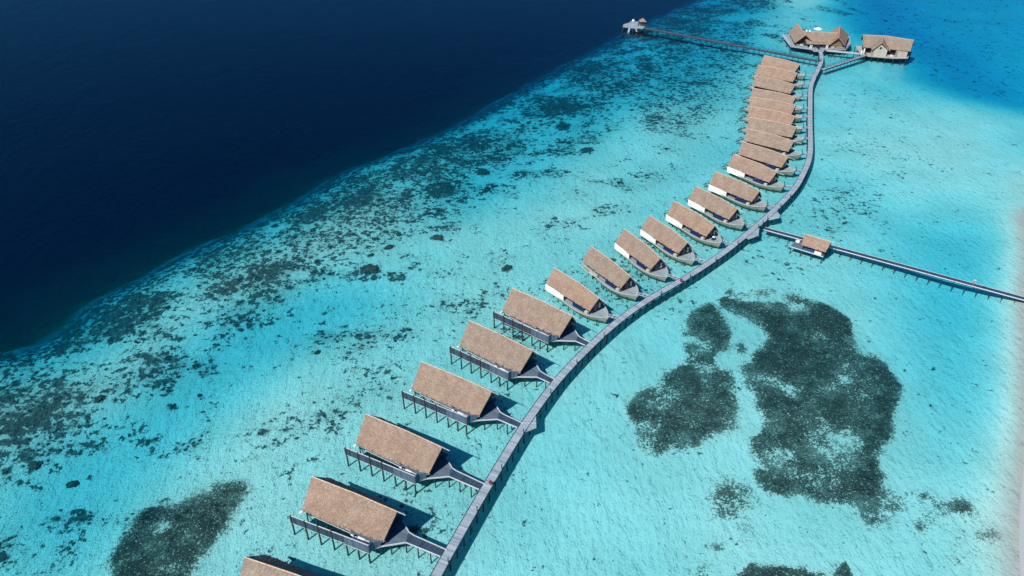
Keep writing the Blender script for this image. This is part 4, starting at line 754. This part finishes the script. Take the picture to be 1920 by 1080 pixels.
# ------------------------------------------------------------------ person
def person(loc, rz):
    joints = {'pelvis': ((0, 0, .95), .14), 'chest': ((.03, 0, 1.28), .155), 'neck': ((.04, 0, 1.48), .06), 'head': ((.06, 0, 1.64), .10), 'crown': ((.06, 0, 1.70), .09),
              'lhip': ((.02, .10, .90), .095), 'lknee': ((.22, .11, .52), .06), 'lank': ((.30, .11, .09), .04), 'ltoe': ((.46, .12, .035), .035),
              'rhip': ((-.02, -.10, .90), .095), 'rknee': ((-.06, -.11, .50), .06), 'rank': ((-.36, -.11, .14), .04), 'rtoe': ((-.25, -.12, .035), .035),
              'lsh': ((.03, .19, 1.42), .055), 'lel': ((-.10, .24, 1.14), .042), 'lwr': ((.0, .25, .90), .03), 'lha': ((.04, .25, .80), .032),
              'rsh': ((.03, -.19, 1.42), .055), 'rel': ((.12, -.24, 1.15), .042), 'rwr': ((.28, -.23, .98), .03), 'rha': ((.36, -.22, .92), .032)}
    E_ = [('pelvis', 'chest'), ('chest', 'neck'), ('neck', 'head'), ('head', 'crown'), ('pelvis', 'lhip'), ('lhip', 'lknee'), ('lknee', 'lank'), ('lank', 'ltoe'), ('pelvis', 'rhip'), ('rhip', 'rknee'), ('rknee', 'rank'), ('rank', 'rtoe'),
          ('chest', 'lsh'), ('lsh', 'lel'), ('lel', 'lwr'), ('lwr', 'lha'), ('chest', 'rsh'), ('rsh', 'rel'), ('rel', 'rwr'), ('rwr', 'rha')]
    def skin(name, keys, edges, scale, mat, extra=0):
        ks = list(keys); me_ = bpy.data.meshes.new(name); me_.from_pydata([joints[k][0] for k in ks], [(ks.index(a), ks.index(b_)) for a, b_ in edges], [])
        me_.materials.append(mat); ob = bpy.data.objects.new(name, me_); col.objects.link(ob)
        md = ob.modifiers.new('Skin', 'SKIN'); md.use_smooth_shade = True
        for i, k in enumerate(ks):
            r_ = joints[k][1]*scale+extra; me_.skin_vertices[0].data[i].radius = (r_, r_*1.15)
        me_.skin_vertices[0].data[0].use_root = True
        ob.modifiers.new('Sub', 'SUBSURF').levels = 1; ob.modifiers['Sub'].render_levels = 2
        return ob
    body = skin('person', joints.keys(), E_, 1, M['skin'])
    body.location = loc; body.rotation_euler = (0, 0, rz)
    # fingers and thumb on each hand, joined onto the body mesh as extra short chains
    me_ = body.data; n0_ = len(me_.vertices)
    vs, es = [v_.co[:] for v_ in me_.vertices], [tuple(e_.vertices) for e_ in me_.edges]; rad = [joints[k][1] for k in joints]
    keys = list(joints)
    for hk in ('lha', 'rha'):
        hi = keys.index(hk); hx, hy, hz = joints[hk][0]; sy = 1 if hk[0] == 'l' else -1
        for j, (dx, ln) in enumerate(((-.027, .07), (-.01, .082), (.01, .078), (.027, .062))):
            a = len(vs); vs.append((hx+dx+.012, hy, hz-.045)); vs.append((hx+dx+.025, hy-.015*sy, hz-.045-ln)); es += [(hi, a), (a, a+1)]; rad += [.010, .008]
        a = len(vs); vs.append((hx+.045, hy-.02*sy, hz-.03)); vs.append((hx+.06, hy-.03*sy, hz-.07)); es += [(hi, a), (a, a+1)]; rad += [.011, .009]
    bm2 = bpy.data.meshes.new('person'); bb = bmesh.new(); ly = bb.verts.layers.skin.verify()
    bvs = [bb.verts.new(c_) for c_ in vs]
    for i, bv in enumerate(bvs): bv[ly].radius = (rad[i], rad[i]*1.1); bv[ly].use_root = (i == 0)
    for a, b_ in es: bb.edges.new((bvs[a], bvs[b_]))
    bb.to_mesh(bm2); bb.free(); bm2.materials.append(M['skin']); body.data = bm2
    sh = skin('shirt', ['pelvis', 'chest', 'neck', 'lsh', 'lel', 'rsh', 'rel'], [('pelvis', 'chest'), ('chest', 'neck'), ('chest', 'lsh'), ('lsh', 'lel'), ('chest', 'rsh'), ('rsh', 'rel')], 1.0, M['shirt'], .018); sh.parent = body
    bmh = bmesh.new(); bmesh.ops.create_uvsphere(bmh, u_segments=14, v_segments=10, radius=.135)
    for v_ in bmh.verts:
        v_.co.z *= 1.15
        if v_.co.x > .03 and v_.co.z < .06: v_.co.x *= .3
    bmh.normal_update(); mh = bpy.data.meshes.new('hair'); bmh.to_mesh(mh); bmh.free(); mh.materials.append(M['hair']); ho = bpy.data.objects.new('hair', mh); col.objects.link(ho); ho.location = (.03, 0, 1.70); ho.parent = body
    fc = MB()
    for yy in (-.035, .035): fc.box(.150, .160, yy-.012, yy+.012, 1.655, 1.668)
    fc.box(.150, .162, -.02, .02, 1.585, 1.595); f_ = fc.build('face', M['hair'], body)
    ns_ = MB(); ns_.tube([(.15, 0, 1.655), (.178, 0, 1.615)], [.008, .014], 6); ns_.build('nose', M['skin'], body)
    tag(body, 'person with dark hair and pale shirt striding along the side jetty towards the beach', 'person')
person((118.5, 171.7, JZ+.001), R(205))
# ------------------------------------------------------------------ reception building (fan shaped, two gabled wings)
rc = empty('reception_building', (143, 368, 0)); OR = Vector((143, 368, 0))
def rl(p): return tuple(Vector(p)-OR)
roof(rc, [rl((135.2, 367.8, 3.4)), rl((149.5, 366.6, 3.4))], [rl((134.5, 382, 3.4)), rl((154, 380, 3.4))], [rl((134.6, 375.3, 7.0)), rl((150.9, 372.6, 7.0))], nu=26, nv=9)
roof(rc, [rl((129.9, 369.4, 3.4)), rl((131.6, 385.2, 3.6))], [rl((138.9, 368.6, 3.4)), rl((139.0, 384.4, 3.6))], [rl((134.2, 368.9, 7.3)), rl((134.9, 385.0, 7.8))], nu=26, nv=9)
roof(rc, [rl((145.0, 366.6, 3.4)), rl((148.6, 382.5, 3.6))], [rl((151.8, 365.0, 3.4)), rl((158.8, 381.0, 3.6))], [rl((148.0, 365.2, 7.3)), rl((153.6, 380.5, 7.9))], nu=26, nv=9)
mb = MB(); mb.prism([rl(p+(0,))[:2] for p in [(128.6, 370.2), (137.0, 365.8), (137.2, 363.0), (141.6, 362.6), (141.9, 364.9), (152.5, 365.2), (157.3, 372), (161.5, 386), (152, 392.5), (140, 393), (129.6, 387)]], 1.2, 1.55); mb.build('deck', M['gplank2'], rc)
mb = MB(); mb.prism([rl(p+(0,))[:2] for p in [(130.9, 371.2), (137.6, 370.6), (137.8, 368.4), (144.6, 367.8), (145.6, 368.1), (151.2, 366.9), (156.4, 381.5), (133, 384)]], 1.56, 3.9); mb.build('wall', M['wall'], rc)
mb = MB(); mb.quad(rl((146.0, 367.3, 3.9)), rl((151.0, 366.3, 3.9)), rl((148.2, 366.8, 6.6)))
mb.quad(rl((146.0, 367.3, 1.6)), rl((151.0, 366.3, 1.6)), rl((151.0, 366.3, 3.895)), rl((146.0, 367.3, 3.895))); mb.build('gable_wall', M['gable'], rc)
mb = MB(); mb.quad(rl((131.0, 370.8, 3.9)), rl((137.6, 370.2, 3.9)), rl((134.3, 370.5, 6.7))); mb.build('gable_wall', M['wall'], rc)
for (ax, ay), (bx, by) in (((131.0, 369.6), (133.9, 368.2)), ((148.2, 365.6), (151.7, 365.4)), ((128.7, 371), (129.6, 386.5)), ((153.2, 366.3), (157.2, 372.2))):
    mb = MB(); mb.bar(rl((ax, ay, 2.55)), rl((bx, by, 2.55)), .1, .1)
    L_ = math.hypot(bx-ax, by-ay); k_ = int(L_/.45)
    for j in range(k_+1):
        tt = j/k_; mb.bar(rl((ax+(bx-ax)*tt, ay+(by-ay)*tt, 1.55)), rl((ax+(bx-ax)*tt, ay+(by-ay)*tt, 2.5)), .16, .05)
    mb.build('railing', M['rail'], rc)
for x in (136.3, 137.0, 143.7, 144.3):
    mb = MB(); yy = 366.6; mb.box(x-143, x-143+.35, yy-368, yy-368+.12, 1.56, 3.2); mb.build('column', M['white'], rc)
for x, yy in ((133.9, 369.4), (147.0, 365.4)):
    mb = MB(); mb.box(x-143-1.3, x-143+.1, yy-368, yy-368+.06, 1.9, 2.9); mb.build('curtain', M['rim'], rc)
mb = MB(); mb.box(137.6-143, 139.0-143, 363.6-368, 363.75-368, 1.56, 2.5); mb.box(140.5-143, 141.5-143, 363.6-368, 363.75-368, 1.56, 2.5); mb.each('entrance_wall', M['lwall'], rc)
mb = MB(); mb.box(139.1-143, 140.4-143, 365.3-368, 365.5-368, 1.56, 3.3); mb.build('door', M['navy'], rc)
for x, yy in ((128.9, 371), (131.3, 370), (134, 369), (136.8, 366.4), (137.6, 363.4), (141.3, 363.2), (143.5, 365.3), (147, 365.6), (150, 365.6), (152.3, 365.8), (156.8, 372.4), (160.5, 385.3), (129.4, 378), (129.8, 386.2), (146, 391.8)):
    mb = MB(); mb.tube([(x-143, yy-368, 1.3), (x-143, yy-368, -3.5)], .18, 6); mb.build('post', M['post'], rc)
tag(rc, 'thatched reception building with two gabled wings at the end of the boardwalk', 'building')
mb = MB(); mb.prism([rl(p+(0,))[:2] for p in [(131.2, 371.2), (137.6, 367.2), (142, 366.2), (151.8, 366.4), (156, 373), (159.5, 385), (151, 391), (140, 391.5), (131.2, 386)]], .15, 1.19); mb.build('shade_skirt', M['beam'], rc)  # added dark box standing in for the shade below the deck
# right pavilion
OP = Vector((167, 358, 0)); rp = empty('spa_building', tuple(OP))
def pl_(p): return tuple(Vector(p)-OP)
roof(rp, [pl_((157.6, 359.6, 4.4)), pl_((167, 357.2, 4.4)), pl_((176.4, 353.9, 4.4))], [pl_((161, 372, 4.4)), pl_((171, 370, 4.4)), pl_((181.5, 363, 4.4))],
     [pl_((159.1, 366.1, 8.0)), pl_((168.3, 364.3, 8.15)), pl_((178.9, 358.2, 8.0))], nu=30, nv=9)
roof(rp, [pl_((159.9, 355.4, 4.6)), pl_((162.2, 364.5, 4.8))], [pl_((167.9, 354.6, 4.2)), pl_((170.2, 362.5, 4.6))], [pl_((163.7, 355.1, 7.95)), pl_((166.6, 362.5, 7.95))], nu=14, nv=8)
mb = MB(); mb.prism([pl_(p+(0,))[:2] for p in [(160.9, 356.2), (166.7, 354.8), (168.0, 361.5), (162.5, 363)]], 1.45, 4.6)
mb.quad(pl_((160.9, 356.2, 4.6)), pl_((166.7, 354.8, 4.6)), pl_((163.9, 355.5, 6.7))); mb.build('wing_wall', M['lwall'], rp)
mb = MB(); mb.tube([pl_((163.8, 355.6, 5.2)), pl_((163.76, 355.4, 5.2))], .5, 12); mb.build('round_window', M['black'], rp)
mb = MB(); mb.prism([pl_(p+(0,))[:2] for p in [(158.8, 361.5), (171.0, 357.5), (171.3, 357.3), (175.5, 356), (178.5, 361), (169.5, 367), (161, 368.5)]], 1.5, 4.7); mb.build('wall', M['black'], rp)
mb = MB(); mb.prism([pl_(p+(0,))[:2] for p in [(171.0, 354.5), (175.5, 353.9), (176.4, 355.8), (171.6, 357.2)]], 1.3, 3.9); mb.build('annex_wall', M['lwall'], rp)
mb = MB(); mb.prism([pl_(p+(0,))[:2] for p in [(156.8, 357.3), (160.7, 355.9), (169.8, 353.3), (176, 353.5), (181.5, 362), (171, 369.5), (159, 371)]], 1.15, 1.44); mb.build('deck', M['lwall'], rp)
mb = MB(); mb.prism([pl_(p+(0,))[:2] for p in [(159.5, 358.6), (161.2, 356.9), (169.4, 354.6), (175.2, 354.6), (180, 362), (171, 368), (160, 369.5)]], .2, 1.14); mb.build('shade_skirt', M['beam'], rp)  # dark block added as painted shade beneath this deck
mb = MB(); ax, ay, bx, by = 166.9, 354.3, 169.9, 353.6
mb.bar(pl_((ax, ay, 2.55)), pl_((bx, by, 2.55)), .1, .1)
for j in range(9): tt = j/8; mb.bar(pl_((ax+(bx-ax)*tt, ay+(by-ay)*tt, 1.45)), pl_((ax+(bx-ax)*tt, ay+(by-ay)*tt, 2.5)), .15, .05)
mb.build('railing', M['rail'], rp)
mb = MB(); mb.box(156.3-167, 156.9-167, -.6, -.4, 1.45, 3.6); mb.box(157.6-167, 158.2-167, .1, .3, 1.45, 4.2); mb.each('column', M['white'], rp)
for x, yy in ((161.2, 356.2), (163.9, 355.4), (166.5, 354.8), (169.9, 353.8), (173.4, 354.2), (175.6, 354.0), (181, 362), (158.5, 370), (171, 369)):
    mb = MB(); mb.tube([(x-167, yy-358, 1.2), (x-167, yy-358, -6)], .2, 6); mb.build('post', M['post'], rp)
tag(rp, 'thatched overwater building with small round windowed gable and pale board walls', 'building')
mb = MB(); mb.box(-.55, .55, -.4, .4, 0, .5); mb.box(-.5, .5, -.38, .38, .505, .8)
o = mb.build('white_tub', M['white']); o.location = (169.2, 355.2, 1.45); tag(o, 'white padded lounger behind the railing of the right overwater building', 'lounger')
mb = MB(); mb.tube([(0, 0, 0), (0, 0, .9), (0, 0, 1.1)], [.3, .42, .12], 10); o = mb.build('red_urn', M['red']); o.location = (158.9, 358.9, 1.45); tag(o, 'tall red urn beside the entrance of the right overwater building', 'urn')
# parasol and loungers behind reception
t = empty('parasol', (146.9, 389.4, 1.56)); mb = MB(); mb.tube([(0, 0, 0), (0, 0, 2.9)], .05, 6); mb.build('pole', M['rim'], t)
mb = MB(); mb.tube([(0, 0, 2.35), (0, 0, 2.55), (0, 0, 3.3)], [2.0, 1.9, .05], 8); mb.build('canopy', M['white'], t); tag(t, 'white parasol on the sea deck behind the reception building', 'parasol')
for i, (x, yy) in enumerate(((142.0, 389.5), (143.4, 389.0))):
    mb = MB(); mb.box(-.35, .35, -1, .5, .2, .4); mb.bar((0, .5, .4), (0, 1.2, 1.6), .7, .1); mb.box(-.3, .3, -.9, -.8, 0, .2); mb.box(-.3, .3, .3, .4, 0, .2)
    o = mb.build('sun_lounger', M['white']); o.location = (x, yy, 1.56); tag(o, ('left' if i == 0 else 'right')+' white lounger behind the reception building roof, left of the parasol', 'lounger', 'white loungers behind the reception')
# jetty end platform
ep = empty('end_platform', (60, 404, 0)); tag(ep, 'grey timber platform at the tip of the far jetty over the drop-off', 'platform')
mb = MB(); mb.prism([(-5.2, -2.2), (-.5, -4.6), (5.4, -5.6), (5.6, -2.5), (3.6, 3.4), (-1, 4.4), (-4.4, 1.4)], 1.4, 1.75); mb.build('deck', M['gplank2'], ep)
mb = MB(); mb.prism([(-2.0, -1), (2.2, -2), (3.2, 2.6), (-1.0, 3.0)], 1.76, 2.7); mb.build('raised_deck', M['gplank2'], ep)
for x, yy in ((-5, -2), (-2.5, -3.4), (-.3, -4.3), (2.5, -4.9), (5.2, -5.3), (5.2, -2.4), (-4, 1.2), (3.2, 3)):
    mb = MB(); mb.tube([(x, yy, 1.5), (x, yy, -6)], .3, 6); mb.build('post', M['post'], ep)
mb = MB(); mb.bar((-2.0, -3.9, 1.5), (-2.9, -6.2, -.4), .8, .12); mb.bar((.8, -4.9, 1.5), (1.3, -6.4, .3), .7, .12); mb.each('water_stair', M['gplank2'], ep)
ht = empty('thatched_hut', (64.6, 403.4, 1.755)); tag(ht, 'tiny thatched hut standing on the far jetty platform', 'hut')
mb = MB(); mb.box(-1.0, 1.0, -1.0, 1.0, 0, 2.2); mb.build('wall', M['wall'], ht)
mb = MB()
for (a, b_) in (((-1.7, -1.7), (1.7, -1.7)), ((1.7, -1.7), (1.7, 1.7)), ((1.7, 1.7), (-1.7, 1.7)), ((-1.7, 1.7), (-1.7, -1.7))): mb.quad((*a, 2.1), (*b_, 2.1), (0, 0, 3.6))
mb.quad((-1.7, 1.7, 2.1), (1.7, 1.7, 2.1), (1.7, -1.7, 2.1), (-1.7, -1.7, 2.1)); mb.build('roof', M['thatch'], ht)
bu = empty('mooring_buoy', (62.0, 417.0, 0)); mb = MB(); mb.tube([(0, 0, -.3), (0, 0, .5), (0, 0, .9)], [.6, .75, .3], 10); mb.build('float', M['white'], bu); mb = MB(); mb.tube([(0, 0, .9), (0, 0, 1.3)], .08, 6); mb.build('ring', M['rim'], bu)
tag(bu, 'small white mooring buoy floating past the far jetty platform', 'buoy')
# ------------------------------------------------------------------ coral heads standing clear on the sand
CH = HEADS
def head_mesh(seed):
    bm_ = bmesh.new(); bmesh.ops.create_icosphere(bm_, subdivisions=3, radius=1)
    from mathutils import noise as mn
    for v_ in bm_.verts:
        f = 1+.45*mn.noise(v_.co*1.6+Vector((seed*7, 0, 0)))+.25*mn.noise(v_.co*4.5+Vector((0, seed*5, 0))); v_.co *= f
    me_ = bpy.data.meshes.new('coral_head'); bm_.to_mesh(me_); bm_.free(); me_.materials.append(M['coral']); return me_
hms = [head_mesh(k) for k in range(4)]
for i, (x, yy, rx, ry, lab) in enumerate(CH):
    o = bpy.data.objects.new('coral_head', hms[i % 4]); col.objects.link(o)
    ix = int(np.argmin(abs(gx-x))); iy = int(np.argmin(abs(gy-yy))); o.location = (x, yy, dep[iy, ix]+.02); o.scale = (rx, ry, .45); o.rotation_euler = (0, 0, i*1.3)
    tag(o, lab, 'coral', 'coral heads standing clear on the sand')
# ------------------------------------------------------------------ light, world, camera
AZ, EL = 49.0, 46.5
sd = bpy.data.lights.new('sun', 'SUN'); sd.energy = 4.6; sd.angle = R(.5); sd.color = (1, .96, .91)
so = bpy.data.objects.new('sun', sd); col.objects.link(so)
dv = Vector((math.cos(R(AZ))*math.cos(R(EL)), math.sin(R(AZ))*math.cos(R(EL)), -math.sin(R(EL))))
so.rotation_euler = dv.to_track_quat('-Z', 'Y').to_euler()
wd = bpy.data.worlds.new('World'); scene.world = wd; wd.use_nodes = True; wn_ = wd.node_tree
sk = wn_.nodes.new('ShaderNodeTexSky'); sk.sky_type = 'NISHITA'; sk.sun_disc = False; sk.sun_elevation = R(EL); sk.sun_rotation = R(222)
bg = wn_.nodes['Background']; bg.inputs['Strength'].default_value = .045
tn = wn_.nodes.new('ShaderNodeMix'); tn.data_type = 'RGBA'; tn.blend_type = 'MULTIPLY'; tn.inputs[0].default_value = 1; tn.inputs[7].default_value = (.16, .80, 1.50, 1)
wn_.links.new(sk.outputs[0], tn.inputs[6]); wn_.links.new(tn.outputs[2], bg.inputs['Color'])
cd = bpy.data.cameras.new('camera'); cd.sensor_width = 36; cd.lens = 1505/1920*36; cd.clip_end = 5000; cd.clip_start = .5
co = bpy.data.objects.new('camera', cd); col.objects.link(co); co.location = (0, 0, 115); co.rotation_euler = (R(90-33.8), 0, 0)
scene.camera = co
scene.render.engine = 'CYCLES'; scene.cycles.transparent_max_bounces = 16; scene.cycles.volume_bounces = 0
vs_ = scene.view_settings; vs_.view_transform = 'Standard'; vs_.look = 'None'; vs_.exposure = .27; vs_.gamma = 1
